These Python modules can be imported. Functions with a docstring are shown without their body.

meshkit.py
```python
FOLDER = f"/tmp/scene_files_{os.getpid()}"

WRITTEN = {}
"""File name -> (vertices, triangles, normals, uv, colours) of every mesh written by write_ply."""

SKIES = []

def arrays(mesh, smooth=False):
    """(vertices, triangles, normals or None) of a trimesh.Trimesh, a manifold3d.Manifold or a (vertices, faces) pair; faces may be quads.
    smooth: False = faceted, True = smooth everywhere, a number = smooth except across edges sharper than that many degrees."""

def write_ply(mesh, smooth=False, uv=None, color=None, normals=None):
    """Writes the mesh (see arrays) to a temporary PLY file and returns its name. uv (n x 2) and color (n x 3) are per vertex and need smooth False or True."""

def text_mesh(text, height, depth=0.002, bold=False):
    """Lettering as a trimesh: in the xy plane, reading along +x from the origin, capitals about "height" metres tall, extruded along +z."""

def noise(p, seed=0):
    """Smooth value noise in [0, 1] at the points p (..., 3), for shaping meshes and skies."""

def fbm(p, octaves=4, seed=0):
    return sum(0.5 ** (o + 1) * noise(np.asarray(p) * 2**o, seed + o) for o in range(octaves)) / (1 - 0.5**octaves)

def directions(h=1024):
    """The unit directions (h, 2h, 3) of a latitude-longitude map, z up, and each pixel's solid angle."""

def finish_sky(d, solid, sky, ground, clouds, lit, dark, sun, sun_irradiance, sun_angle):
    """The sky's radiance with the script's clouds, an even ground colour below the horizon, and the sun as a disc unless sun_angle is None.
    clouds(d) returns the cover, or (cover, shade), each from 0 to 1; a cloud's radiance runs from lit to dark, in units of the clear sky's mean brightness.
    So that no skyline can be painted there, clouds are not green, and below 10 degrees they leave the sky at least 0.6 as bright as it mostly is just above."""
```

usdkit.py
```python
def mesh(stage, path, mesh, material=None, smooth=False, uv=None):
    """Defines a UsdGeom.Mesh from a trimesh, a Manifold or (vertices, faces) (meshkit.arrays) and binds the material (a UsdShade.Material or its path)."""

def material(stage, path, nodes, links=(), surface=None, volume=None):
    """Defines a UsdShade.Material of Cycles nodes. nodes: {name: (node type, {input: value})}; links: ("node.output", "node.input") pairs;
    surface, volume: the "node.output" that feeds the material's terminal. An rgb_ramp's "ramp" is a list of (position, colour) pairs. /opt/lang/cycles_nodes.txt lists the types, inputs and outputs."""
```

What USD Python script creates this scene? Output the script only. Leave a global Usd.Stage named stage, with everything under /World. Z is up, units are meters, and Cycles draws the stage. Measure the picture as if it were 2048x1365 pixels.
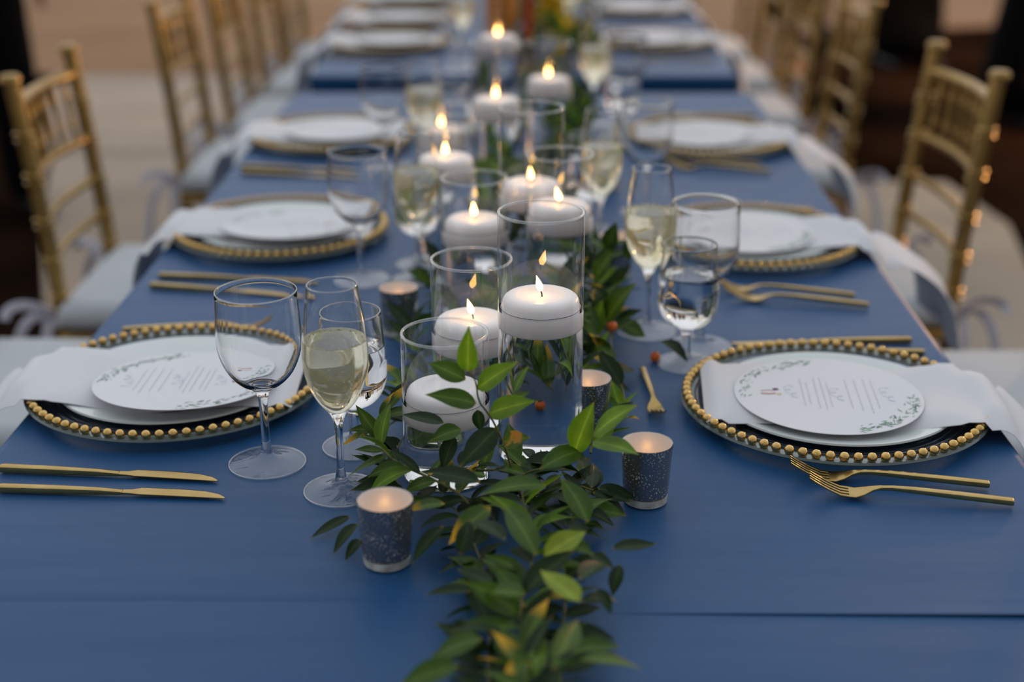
import math, random, re
import numpy as np, trimesh, manifold3d as m3
from scipy.interpolate import PchipInterpolator, CubicSpline
import usdkit, meshkit
from pxr import Usd, UsdGeom, UsdLux, UsdShade, Gf, Sdf

stage = Usd.Stage.CreateInMemory()
UsdGeom.SetStageUpAxis(stage, 'Z'); UsdGeom.SetStageMetersPerUnit(stage, 1.0)
UsdGeom.Xform.Define(stage, '/World'); UsdGeom.Scope.Define(stage, '/World/Looks')
T = 0.75                                   # table top level
PI = math.pi

# ------------------------------------------------------------------ camera, sky, lights, exposure
cam = UsdGeom.Camera.Define(stage, '/World/camera')
R_, U_, F_ = (np.array([0.99987397, 0.0157364, -0.00210062]), np.array([-0.00359428, 0.35325762, 0.93551918]), np.array([-0.01546377, 0.93539372, -0.35326966]))
E_ = np.array([0.02848895, 0.0, T + 0.62214967])
cam.AddTransformOp().Set(Gf.Matrix4d(*[float(x) for x in (*R_, 0, *U_, 0, *-F_, 0, *E_, 1)]))
cam.CreateFocalLengthAttr(50.0); cam.CreateHorizontalApertureAttr(36.0)
cam.CreateFStopAttr(2.2); cam.CreateFocusDistanceAttr(1.385)
cam.CreateClippingRangeAttr(Gf.Vec2f(0.05, 200.0))
cam.CreateExposureAttr(-0.12)

# dusk sky: a bright overcast glow over the far side of the terrace, dimmer behind the camera
dome = UsdLux.DomeLight.Define(stage, '/World/sky')
dome.CreateIntensityAttr(1.0)
sky_mat = usdkit.material(stage, '/World/Looks/dusk_sky', {
    'tc': ('texture_coordinate', {}), 'sep': ('separate_xyz', {}),
    'el': ('rgb_ramp', {'ramp': [(0.0, (.30, .26, .23)), (.49, (.55, .52, .50)), (.56, (.88, .88, .90)), (1.0, (.86, .94, 1.02))]}),
    'zm': ('map_range', {'from_min': -1.0, 'from_max': 1.0, 'to_min': 0.0, 'to_max': 1.0}),
    'ym': ('map_range', {'from_min': -1.0, 'from_max': 1.0, 'to_min': 0.40, 'to_max': 1.45}),
    'mx': ('mix_color', {'blend_type': 'multiply', 'fac': 1.0, 'use_clamp': False}),
    'bg': ('background_shader', {'strength': 0.70})},
    [('tc.generated', 'sep.vector'), ('sep.z', 'zm.value'), ('zm.result', 'el.fac'), ('sep.y', 'ym.value'),
     ('el.color', 'mx.a'), ('ym.result', 'mx.b'), ('mx.result', 'bg.color')], surface='bg.background')
UsdShade.MaterialBindingAPI.Apply(dome.GetPrim()).Bind(sky_mat)
# added light out of frame, far right, in place of a low sunset glow
warm_light = UsdLux.SphereLight.Define(stage, '/World/added_warm_light')
warm_light.AddTranslateOp().Set(Gf.Vec3d(3.4, 6.2, 1.5)); warm_light.CreateRadiusAttr(0.12)
warm_light.CreateColorAttr(Gf.Vec3f(1.0, .50, .16)); warm_light.CreateIntensityAttr(480.0)

# ------------------------------------------------------------------ helpers
USED = {}
def numbered(parent, name):
    k = USED.get((parent, name), 0); USED[(parent, name)] = k + 1
    return name if k == 0 else f'{name}_{k:03d}'
def tag(p, label=None, cat=None, group=None, kind=None):
    p = p.GetPrim() if hasattr(p, 'GetPrim') else p
    for k, v in (('label', label), ('category', cat), ('group', group), ('kind', kind)):
        if v: p.SetCustomDataByKey(k, v)
    return p
def thing(name, label, cat, loc=(0, 0, 0), rotz=0, group=None):
    x = UsdGeom.Xform.Define(stage, '/World/' + numbered('/World', name))
    x.AddTranslateOp().Set(Gf.Vec3d(*map(float, loc))); x.AddRotateZOp().Set(float(rotz))
    return tag(x, label, cat, group)
def part(parent, name, mesh, mat, smooth=35, label=None, uv=None, kind=None):
    pp = str(parent.GetPath()) if parent is not None else '/World'
    m = usdkit.mesh(stage, pp + '/' + numbered(pp, name), mesh, mat, smooth=smooth, uv=uv)
    if label or kind: tag(m, label, kind=kind)
    return m.GetPrim()
def dup(src, label, loc, rotz=0, group=None):
    was = src.GetCustomData()
    base = re.sub(r'_\d{3}$', '', src.GetName())
    r = thing(base, label, was['category'], loc, rotz, group or was.get('group'))
    r.GetReferences().AddInternalReference(src.GetPath()); r.SetInstanceable(True)
    return r
def cat_(ms): return trimesh.util.concatenate(ms)
def revolve(prof, n=48, closed=False, a0=0.0):
    """prof: (r, z) points; r may be 0 at the ends. closed joins the last point to the first."""
    prof = np.asarray(prof, float); a = np.linspace(0, 2 * PI, n, endpoint=False) + a0
    v, idx = [], []
    for r, z in prof:
        if r < 1e-6: idx.append([len(v)] * n); v.append((0, 0, z))
        else:
            idx.append(list(range(len(v), len(v) + n))); v += [(r * math.cos(t), r * math.sin(t), z) for t in a]
    f, rows = [], len(prof)
    for i in range(rows if closed else rows - 1):
        A, B = idx[i], idx[(i + 1) % rows]
        for k in range(n):
            k2 = (k + 1) % n
            if A[k] != A[k2]: f.append((A[k], A[k2], B[k2]))
            if B[k] != B[k2]: f.append((A[k], B[k2], B[k]))
    return trimesh.Trimesh(np.array(v), np.array(f), process=False)
def tube(pts, rad, n=8, flat=1.0, up=(0, 0, 1), caps=True):
    """swept tube; rad a number or one per point; flat scales the radius along the second axis."""
    p = np.asarray(pts, float); k = len(p); rad = np.broadcast_to(rad, k)
    t = np.gradient(p, axis=0); t /= np.linalg.norm(t, axis=1)[:, None] + 1e-12
    u = np.asarray(up, float); rows = []
    for i in range(k):
        s = np.cross(t[i], u)
        if np.linalg.norm(s) < 1e-4: s = np.cross(t[i], (1, 0, .01))
        s /= np.linalg.norm(s); w = np.cross(s, t[i])
        for j in range(n):
            a = 2 * PI * j / n
            rows.append(p[i] + rad[i] * (math.cos(a) * s + flat * math.sin(a) * w))
    f = []
    for i in range(k - 1):
        for j in range(n):
            a, b = i * n + j, i * n + (j + 1) % n
            f += [(a, b, b + n), (a, b + n, a + n)]
    v = list(rows)
    if caps:
        for i, flip in ((0, True), (k - 1, False)):
            c = len(v); v.append(p[i])
            for j in range(n):
                a, b = i * n + j, i * n + (j + 1) % n
                f.append((c, b, a) if flip else (c, a, b))
    m = trimesh.Trimesh(np.array(v), np.array(f), process=False)
    return m
def spline(pts, n):
    p = np.asarray(pts, float)
    d = np.r_[0, np.cumsum(np.linalg.norm(np.diff(p, axis=0), axis=1))]
    return CubicSpline(d / d[-1], p)(np.linspace(0, 1, n))
def moved(m, xyz): m = m.copy(); m.apply_translation(xyz); return m
def rounded_box(sx, sy, sz, r, seg=12):
    m3.set_circular_segments(seg)
    s = m3.Manifold.sphere(r, seg)
    pts = [s.translate((x * (sx / 2 - r), y * (sy / 2 - r), z * (sz / 2 - r))) for x in (-1, 1) for y in (-1, 1) for z in (-1, 1)]
    m = m3.Manifold.batch_hull(pts).to_mesh()
    return trimesh.Trimesh(m.vert_properties[:, :3], m.tri_verts, process=False)
def loft(sections, cap=True):
    """sections: list of (k,3) closed loops with equal k."""
    k = len(sections[0]); v = np.vstack(sections); f = []
    for i in range(len(sections) - 1):
        for j in range(k):
            a, b = i * k + j, i * k + (j + 1) % k
            f += [(a, b, b + k), (a, b + k, a + k)]
    if cap:
        v = np.vstack([v, sections[0].mean(0), sections[-1].mean(0)]); n = len(v)
        for j in range(k):
            f.append((n - 2, (j + 1) % k, j)); o = (len(sections) - 1) * k
            f.append((n - 1, o + j, o + (j + 1) % k))
    m = trimesh.Trimesh(v, np.array(f), process=False)
    return m

# ------------------------------------------------------------------ materials
def pm(name, color, rough=.5, metal=0.0, bump=None, **kw):
    nodes = {'p': ('principled_bsdf', {'base_color': color, 'roughness': rough, 'metallic': metal, **kw})}; links = []
    if bump:
        nodes['tc'] = ('texture_coordinate', {}); nodes['nz'] = ('noise_texture', {'scale': bump[0], 'detail': 3.0})
        nodes['b'] = ('bump', {'strength': bump[1], 'distance': bump[2]})
        links = [('tc.object', 'nz.vector'), ('nz.fac', 'b.height'), ('b.normal', 'p.normal')]
    return usdkit.material(stage, '/World/Looks/' + name, nodes, links, surface='p.BSDF')
def vary(name, c0, c1, scale, rough, detail=4.0, metal=0.0, bump=0.0, rough2=None, **kw):
    nodes = {'tc': ('texture_coordinate', {}), 'nz': ('noise_texture', {'scale': scale, 'detail': detail}),
             'r': ('rgb_ramp', {'ramp': [(.3, c0), (.7, c1)]}), 'p': ('principled_bsdf', {'roughness': rough, 'metallic': metal, **kw})}
    links = [('tc.object', 'nz.vector'), ('nz.fac', 'r.fac'), ('r.color', 'p.base_color')]
    if bump:
        nodes['b'] = ('bump', {'strength': bump, 'distance': .002}); links += [('nz.fac', 'b.height'), ('b.normal', 'p.normal')]
    return usdkit.material(stage, '/World/Looks/' + name, nodes, links, surface='p.BSDF')

M = {}
M['cloth'] = usdkit.material(stage, '/World/Looks/blue_tablecloth', {
    'tc': ('texture_coordinate', {}), 'mp': ('mapping', {'scale': (1.0, 5.0, 1.0), 'rotation': (0, 0, .35)}),
    'nz': ('noise_texture', {'scale': 2.6, 'detail': 3.0, 'roughness': .45}),
    'wv': ('noise_texture', {'scale': 900.0, 'detail': 1.0}),
    'b1': ('bump', {'strength': .40, 'distance': .007}), 'b2': ('bump', {'strength': .12, 'distance': .0004}),
    'p': ('principled_bsdf', {'base_color': (.0010, .056, .168), 'roughness': .43, 'specular_ior_level': .36, 'sheen_weight': .10, 'sheen_roughness': .4, 'sheen_tint': (.75, .82, .95)})},
    [('tc.object', 'mp.vector'), ('mp.vector', 'nz.vector'), ('nz.fac', 'b1.height'), ('tc.object', 'wv.vector'), ('wv.fac', 'b2.height'), ('b1.normal', 'b2.normal'), ('b2.normal', 'p.normal')], surface='p.BSDF')
M['glass'] = pm('clear_glass', (1, 1, 1), 0.0, transmission_weight=1.0, ior=1.36, specular_ior_level=1.0)
M['glass_foot'] = usdkit.material(stage, '/World/Looks/clear_glass_foot', {
    'geo': ('geometry', {}), 'io': ('map_range', {'from_min': 0.0, 'from_max': 1.0, 'to_min': 1.33, 'to_max': 1.0 / 1.33}),
    'tc': ('texture_coordinate', {}), 'nz': ('noise_texture', {'scale': 28.0, 'detail': 2.0, 'distortion': 1.5}), 'b': ('bump', {'strength': .35, 'distance': .004}),
    'f': ('fresnel', {}), 't': ('transparent_bsdf', {'color': (.98, .985, .985)}), 'gl': ('glossy_bsdf', {'color': (1, 1, 1), 'roughness': .03}), 'p': ('mix_closure', {})},
    [('geo.backfacing', 'io.value'), ('io.result', 'f.IOR'), ('tc.object', 'nz.vector'), ('nz.fac', 'b.height'), ('b.normal', 'gl.normal'), ('b.normal', 'f.normal') if 0 else ('f.fac', 'p.fac'), ('t.BSDF', 'p.closure1'), ('gl.BSDF', 'p.closure2')], surface='p.closure')
M['lip'] = usdkit.material(stage, '/World/Looks/polished_lip', {
    'geo': ('geometry', {}), 'io': ('map_range', {'from_min': 0.0, 'from_max': 1.0, 'to_min': 2.6, 'to_max': 1.0 / 2.6}),
    'f': ('fresnel', {}), 't': ('transparent_bsdf', {'color': (.98, .98, .98)}), 'gl': ('glossy_bsdf', {'color': (1, 1, 1), 'roughness': .08}), 'p': ('mix_closure', {})},
    [('geo.backfacing', 'io.value'), ('io.result', 'f.IOR'), ('f.fac', 'p.fac'), ('t.BSDF', 'p.closure1'), ('gl.BSDF', 'p.closure2')], surface='p.closure')
M['rim_glass'] = pm('charger_rim_glass', (.13, .165, .165), .10, coat_weight=.3)
M['vase_wall'] = usdkit.material(stage, '/World/Looks/vase_wall', {
    'geo': ('geometry', {}), 'io': ('map_range', {'from_min': 0.0, 'from_max': 1.0, 'to_min': 1.7, 'to_max': 1.0 / 1.7}),
    'f': ('fresnel', {}), 't': ('transparent_bsdf', {'color': (.975, .98, .98)}), 'gl': ('glossy_bsdf', {'color': (1, 1, 1), 'roughness': .01}), 'p': ('mix_closure', {})},
    [('geo.backfacing', 'io.value'), ('io.result', 'f.IOR'), ('f.fac', 'p.fac'), ('t.BSDF', 'p.closure1'), ('gl.BSDF', 'p.closure2')], surface='p.closure')
M['solid_glass'] = pm('solid_glass', (1, 1, 1), 0.0, transmission_weight=1.0, ior=1.5)
M['water'] = pm('still_water', (1, 1, 1), 0.0, transmission_weight=1.0, ior=1.42)
M['wine'] = usdkit.material(stage, '/World/Looks/sparkling_wine', {'g': ('principled_bsdf', {'base_color': (.99, .955, .80), 'roughness': 0.0, 'transmission_weight': 1.0, 'ior': 1.38}), 'd': ('translucent_bsdf', {'color': (1.0, .93, .58)}), 'm': ('mix_closure', {'fac': .13})},
    [('g.BSDF', 'm.closure1'), ('d.BSDF', 'm.closure2')], surface='m.closure')
M['foam'] = pm('wine_bubbles', (.85, .82, .7), .5, transmission_weight=.5, ior=1.3)
M['charger_glass'] = pm('charger_glass', (.93, .97, .97), .02, transmission_weight=1.0, ior=1.45)
M['bead_gold'] = pm('bead_gold', (.84, .54, .19), .06, 1.0)
M['gold'] = vary('brushed_gold', (.46, .31, .105), (.56, .39, .15), 40, .24, metal=1.0)
M['chair_gold'] = vary('chair_gold_paint', (.33, .20, .055), (.47, .30, .10), 14, .27, metal=.8)
M['china'] = pm('white_china', (.66, .71, .70), .18, coat_weight=.3)
M['napkin'] = pm('white_linen', (.68, .68, .71), .85, bump=(700.0, .15, .0006), sheen_weight=.2)
M['paper'] = pm('menu_paper', (.76, .76, .79), .8)
M['ink'] = pm('grey_ink', (.62, .62, .66), .8)
M['ink_blue'] = pm('blue_grey_ink', (.58, .62, .70), .8)
M['ink_green'] = pm('green_print', (.34, .46, .38), .8)
M['ink_dark'] = pm('dark_green_print', (.20, .28, .26), .8)
M['ink_pink'] = pm('pink_print', (.55, .30, .27), .8)
M['ink_plum'] = pm('plum_print', (.16, .10, .17), .8)
M['ink_tan'] = pm('tan_print', (.66, .52, .30), .8)
M['cushion'] = pm('white_cushion_cotton', (.60, .63, .66), .9, bump=(60.0, .2, .002), sheen_weight=.2)
M['ribbon'] = pm('white_satin_tie', (.62, .60, .68), .45)
M['wax'] = pm('white_wax', (.93, .87, .85), .35, subsurface_weight=.12, subsurface_scale=.006, subsurface_radius=(1, .6, .4))
M['amber_wax'] = pm('amber_wax', (.55, .20, .02), .4, subsurface_weight=.2, subsurface_scale=.01)
M['red_wax'] = pm('red_wax', (.52, .05, .008), .35)
M['wick'] = pm('charred_wick', (.02, .018, .016), .9)
M['silver_lining'] = pm('votive_lining', (.78, .74, .72), .35, .3)
def flame_mat(name, c, s):
    return usdkit.material(stage, '/World/Looks/' + name, {'tc': ('texture_coordinate', {}), 'sp': ('separate_xyz', {}), 'mr': ('map_range', {'from_min': 0.0, 'from_max': .018, 'to_min': 0.0, 'to_max': 1.0}),
        'r': ('rgb_ramp', {'ramp': [(0, (.9, .35, .12)), (.25, (1, .72, .42)), (.6, (1, .78, .48)), (1, (1, .50, .14))]}),
        'e': ('emission', {'strength': s})}, [('tc.object', 'sp.vector'), ('sp.z', 'mr.value'), ('mr.result', 'r.fac'), ('r.color', 'e.color')], surface='e.emission')
M['flame'] = flame_mat('candle_flame', None, 21.0); M['flame_small'] = flame_mat('votive_flame', None, 9.0)
M['votive'] = usdkit.material(stage, '/World/Looks/mercury_glass', {
    'tc': ('texture_coordinate', {}), 'v': ('voronoi_texture', {'scale': 460.0, 'randomness': 1.0}),
    'n': ('noise_texture', {'scale': 60.0, 'detail': 2.0}), 'th': ('map_range', {'from_min': .38, 'from_max': .72, 'to_min': 0.10, 'to_max': .33}),
    'lt': ('math', {'math_type': 'less_than'}),
    'm': ('principled_bsdf', {'base_color': (.24, .25, .26), 'metallic': .88, 'roughness': .17}),
    'g': ('principled_bsdf', {'base_color': (.95, .90, .78), 'roughness': .3, 'transmission_weight': .35, 'ior': 1.3}),
    'mix': ('mix_closure', {})},
    [('tc.object', 'v.vector'), ('tc.object', 'n.vector'), ('n.fac', 'th.value'), ('v.distance', 'lt.value1'), ('th.result', 'lt.value2'), ('lt.value', 'mix.fac'), ('m.BSDF', 'mix.closure1'), ('g.BSDF', 'mix.closure2')], surface='mix.closure')
M['votive_foot'] = vary('votive_glass_foot', (.80, .77, .66), (.45, .42, .33), 90, .12, metal=.35, coat_weight=1.0)
M['stem'] = vary('green_stem', (.05, .085, .015), (.16, .12, .03), 40, .55)
M['berry'] = vary('orange_berry', (.62, .04, .01), (.75, .20, .02), 90, .3)
M['calyx'] = pm('berry_calyx', (.06, .10, .02), .6)
def leafmat(name, dark, light, tipc=None, spot=None):
    nodes = {'tc': ('texture_coordinate', {}), 'sp': ('separate_xyz', {}), 'a': ('math', {'math_type': 'subtract', 'value2': .5}), 'ab': ('math', {'math_type': 'absolute'}),
             'rib': ('rgb_ramp', {'ramp': [(0, tuple(min(1, c * 1.7 + .02) for c in light)), (.045, light), (.28, dark), (.5, dark)]}),
             'nz': ('noise_texture', {'scale': 45.0, 'detail': 3.0}), 'nr': ('rgb_ramp', {'ramp': [(.3, (.75, .75, .75)), (.7, (1.15, 1.1, 1.0))]}),
             'mul': ('mix_color', {'blend_type': 'multiply', 'fac': 1.0, 'use_clamp': False}),
             'tip': ('rgb_ramp', {'ramp': [(0, (1, 1, 1)), (.06, (0, 0, 0)), (.90, (0, 0, 0)), (.99, (.7, .7, .7))] if tipc is None else [(0, (.6, .6, .6)), (.12, (0, 0, 0)), (.55, (0, 0, 0)), (.80, (1, 1, 1))]}),
             'mt': ('mix_color', {'fac': 0.0, 'b': tipc or (.20, .15, .02)}),
             'p': ('principled_bsdf', {'roughness': .45, 'specular_ior_level': .28}), 'tr': ('translucent_bsdf', {}), 'mx': ('mix_closure', {'fac': .30}),
             'tcol': ('mix_color', {'blend_type': 'multiply', 'fac': 1.0, 'b': (1.6, 1.5, .5), 'use_clamp': False})}
    links = [('tc.UV', 'sp.vector'), ('sp.x', 'a.value1'), ('a.value', 'ab.value1'), ('ab.value', 'rib.fac'), ('tc.object', 'nz.vector'), ('nz.fac', 'nr.fac'), ('rib.color', 'mul.a'), ('nr.color', 'mul.b'),
             ('sp.y', 'tip.fac'), ('tip.color', 'mt.fac'), ('mul.result', 'mt.a'), ('mt.result', 'tcol.a'), ('mt.result', 'p.base_color'), ('tcol.result', 'tr.color'), ('p.BSDF', 'mx.closure1'), ('tr.BSDF', 'mx.closure2')]
    if spot:
        nodes['sn'] = ('noise_texture', {'scale': 70.0, 'detail': 2.0}); nodes['sr'] = ('rgb_ramp', {'ramp': [(.52, (0, 0, 0)), (.58, (1, 1, 1))]}); nodes['ms'] = ('mix_color', {'b': spot})
        links = [l for l in links if l[0] != 'mt.result'] + [('tc.object', 'sn.vector'), ('sn.fac', 'sr.fac'), ('sr.color', 'ms.fac'), ('mt.result', 'ms.a'), ('ms.result', 'p.base_color'), ('ms.result', 'tcol.a')]
    return usdkit.material(stage, '/World/Looks/' + name, nodes, links, surface='mx.closure')
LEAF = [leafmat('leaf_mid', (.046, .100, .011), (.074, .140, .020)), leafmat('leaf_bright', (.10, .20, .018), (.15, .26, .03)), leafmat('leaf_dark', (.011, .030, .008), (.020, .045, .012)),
        leafmat('leaf_lime', (.20, .28, .02), (.24, .32, .03)), leafmat('leaf_golden_tip', (.05, .10, .016), (.08, .14, .025), (.60, .34, .02)), leafmat('leaf_spotted', (.06, .11, .016), (.09, .15, .025), None, (.36, .18, .04)),
        leafmat('leaf_yellow', (.50, .36, .012), (.60, .45, .02))]
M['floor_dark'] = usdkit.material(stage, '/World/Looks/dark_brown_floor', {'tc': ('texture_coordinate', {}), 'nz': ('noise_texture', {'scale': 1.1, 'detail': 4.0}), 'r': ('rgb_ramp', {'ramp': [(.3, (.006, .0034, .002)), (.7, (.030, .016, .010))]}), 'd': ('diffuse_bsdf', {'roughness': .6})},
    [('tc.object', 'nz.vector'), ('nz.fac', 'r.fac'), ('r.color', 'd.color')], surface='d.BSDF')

M['floor_far'] = vary('warm_lit_paving', (.24, .112, .038), (.33, .17, .068), .9, .6, specular_ior_level=.1)  # orange of the warm far light is painted into this brown
M['pale_tan'] = vary('pale_tan_stone', (.32, .24, .175), (.44, .335, .25), 1.6, .6, specular_ior_level=.1)
M['pale_grey'] = vary('pale_grey_floor', (.22, .225, .20), (.30, .30, .275), 2.0, .6, specular_ior_level=.1)
M['brick'] = vary('red_brick_band', (.085, .040, .028), (.15, .075, .05), 5, .6, specular_ior_level=.1)
M['suit'] = pm('black_suit_wool', (.0035, .0035, .004), .9, specular_ior_level=.05)
M['shoe'] = pm('black_leather', (.006, .006, .007), .3)
M['skin'] = pm('skin', (.52, .30, .20), .5, subsurface_weight=.15, subsurface_scale=.01)
M['hair'] = pm('dark_hair', (.015, .01, .008), .5)
M['shirt'] = pm('white_shirt', (.7, .7, .72), .8)

# ------------------------------------------------------------------ the setting: ground
def slab_mesh(poly, z0, z1, bevel=.008):
    from shapely.geometry import Polygon
    m = trimesh.creation.extrude_polygon(Polygon(poly), z1 - z0, engine='earcut'); m.apply_translation((0, 0, z0)); return m
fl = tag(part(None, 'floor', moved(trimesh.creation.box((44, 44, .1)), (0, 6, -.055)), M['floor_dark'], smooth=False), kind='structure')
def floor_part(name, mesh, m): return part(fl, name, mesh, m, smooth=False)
for poly in ([(-9, 7.75), (1.5, 7.75), (1.7, 9.2), (4.5, 9.9), (4.5, 20), (-9, 20)],):
    floor_part('paving', slab_mesh(poly, -.03, .0), M['floor_far'])
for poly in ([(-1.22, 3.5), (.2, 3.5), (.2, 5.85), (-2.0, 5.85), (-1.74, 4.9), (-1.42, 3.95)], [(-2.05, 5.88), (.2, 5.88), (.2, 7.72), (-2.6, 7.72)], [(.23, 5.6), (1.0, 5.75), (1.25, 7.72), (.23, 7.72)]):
    floor_part('pale_floor_area', slab_mesh(poly, -.03, .0), M['pale_tan'])  # paler tan floor areas, the left one slanting along the dark brown
for poly in ([(.5, 3.46), (1.32, 3.46), (1.56, 4.15), (1.68, 4.8), (1.62, 5.4), (.5, 5.4)], [(.5, 2.0), (1.3, 2.0), (1.3, 3.0), (.5, 3.0)]):
    floor_part('pale_floor_area', slab_mesh(poly, -.03, .0), M['pale_grey'])  # paler grey areas of the floor on the right
for i in range(9):
    for j in range(3):
        floor_part('brick', moved(rounded_box(.205, .098, .05, .006, 6), (.62 + .215 * i + (.1 if j % 2 else 0), 3.10 + .105 * j + .05, -.025)), M['brick'])

# ------------------------------------------------------------------ tablecloths
def tablecloth(name, label, y0, y1, z, W=1.06, near_skirt=True, far_skirt=True, seed=0, near_lip=None):
    r = .012; hw = W / 2
    nx, ny = 61, max(12, int((y1 - y0) / .012)) if near_lip is None or y1 < 2 else 60
    xs, ys = np.linspace(-hw + r, hw - r, nx), np.linspace(y0 + (r if near_skirt else 0), y1 - (r if far_skirt else 0), ny) if near_lip is None or y1 < 2 else np.r_[np.linspace(y0, y0 + .045, 19), np.linspace(y0 + .045, y1 - r, ny - 18)[1:]]
    X, Y = np.meshgrid(xs, ys, indexing='ij')
    n = meshkit.fbm(np.stack([X * 2.2 + Y * .9, Y * 3.5, 0 * X + seed], -1), 3, seed) - .5
    Z = z + .0016 * n
    if near_lip is not None: Z += np.interp(X, (-.55, -.15, .2, .55), near_lip[0]) * np.exp(-((Y - 1.016) / near_lip[1]) ** 2)
    v = np.stack([X, Y, Z], -1).reshape(-1, 3).tolist(); I = lambda i, j: i * ny + j
    f = []
    for i in range(nx - 1):
        for j in range(ny - 1): f += [(I(i, j), I(i + 1, j), I(i + 1, j + 1)), (I(i, j), I(i + 1, j + 1), I(i, j + 1))]
    # perimeter from the near left corner, left side, far, right, near
    per = [I(0, j) for j in range(ny)] + ([I(i, ny - 1) for i in range(1, nx)] if far_skirt else [])
    right = [I(nx - 1, j) for j in range(ny - 1, -1, -1)]
    chains = []
    if far_skirt: chains = [[(k, None) for k in per + right[1:]]]
    else: chains = [[(k, None) for k in per], [(k, None) for k in right]]
    if near_skirt: chains[-1] += [(I(i, 0), None) for i in range(nx - 2, -1, -1)]
    P = np.array(v)
    for ch in chains:
        ids = [c[0] for c in ch]; base = P[ids]
        out = []
        for q in base:
            dx = -1 if q[0] < -hw + r + 1e-6 else 1 if q[0] > hw - r - 1e-6 else 0
            dy = -1 if (near_skirt and q[1] < y0 + r + 1e-6) else 1 if (far_skirt and q[1] > y1 - r - 1e-6) else 0
            d = np.array([dx, dy, 0.0]); out.append(d / max(1e-9, np.linalg.norm(d)))
        out = np.array(out); s = np.r_[0, np.cumsum(np.linalg.norm(np.diff(base, axis=0), axis=1))]
        prev = ids
        wav = np.sin(s * 2 * PI / .21 + 1.3 * np.sin(s * 3.1 + seed)) * .5 + np.sin(s * 2 * PI / .13 + seed) * .25
        rows = [(r * math.sin(a), r * (1 - math.cos(a)), 0) for a in np.linspace(0, PI / 2, 5)[1:]] + [(r, d, min(1, (d - r) / .35)) for d in (.04, .08, .12, .16, .19, .208)]
        for o, d, a in rows:
            ring = base + out * (o + a * (-.012 + .014 * wav))[:, None] if np.ndim(a) else base + out * np.atleast_1d(o + a * (-.012 + .014 * wav))[:, None] * 1.0
            ring[:, 2] = base[:, 2] - d
            new = list(range(len(v), len(v) + len(ids))); v += ring.tolist()
            for k in range(len(ids) - 1): f += [(prev[k], new[k], new[k + 1]), (prev[k], new[k + 1], prev[k + 1])]
            if near_skirt and far_skirt:
                k = len(ids) - 1; f += [(prev[k], new[k], new[0]), (prev[k], new[0], prev[0])]
            prev = new
    m = trimesh.Trimesh(np.array(v), np.array(f), process=False)
    p = part(None, name, m, M['cloth'], smooth=50)
    return tag(p, label, 'tablecloth', 'blue tablecloths on the long table')
tablecloth('tablecloth', 'blue satin tablecloth under the six nearest place settings', 1.016, 3.275, T, near_skirt=False, seed=3,
           near_lip=((-.0042, -.0034, .0002, .0016), .013))
tablecloth('tablecloth', 'blue tablecloth at the very front, tucked under the next cloth at a crosswise seam', .28, 1.09, T - .0012, far_skirt=False, seed=8, near_lip=((.0006, .0005, -.0002, -.0010), .05))
tablecloth('tablecloth', 'blue tablecloth on the separate far table beyond the dark gap', 3.485, 6.3, T, seed=5)

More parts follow.
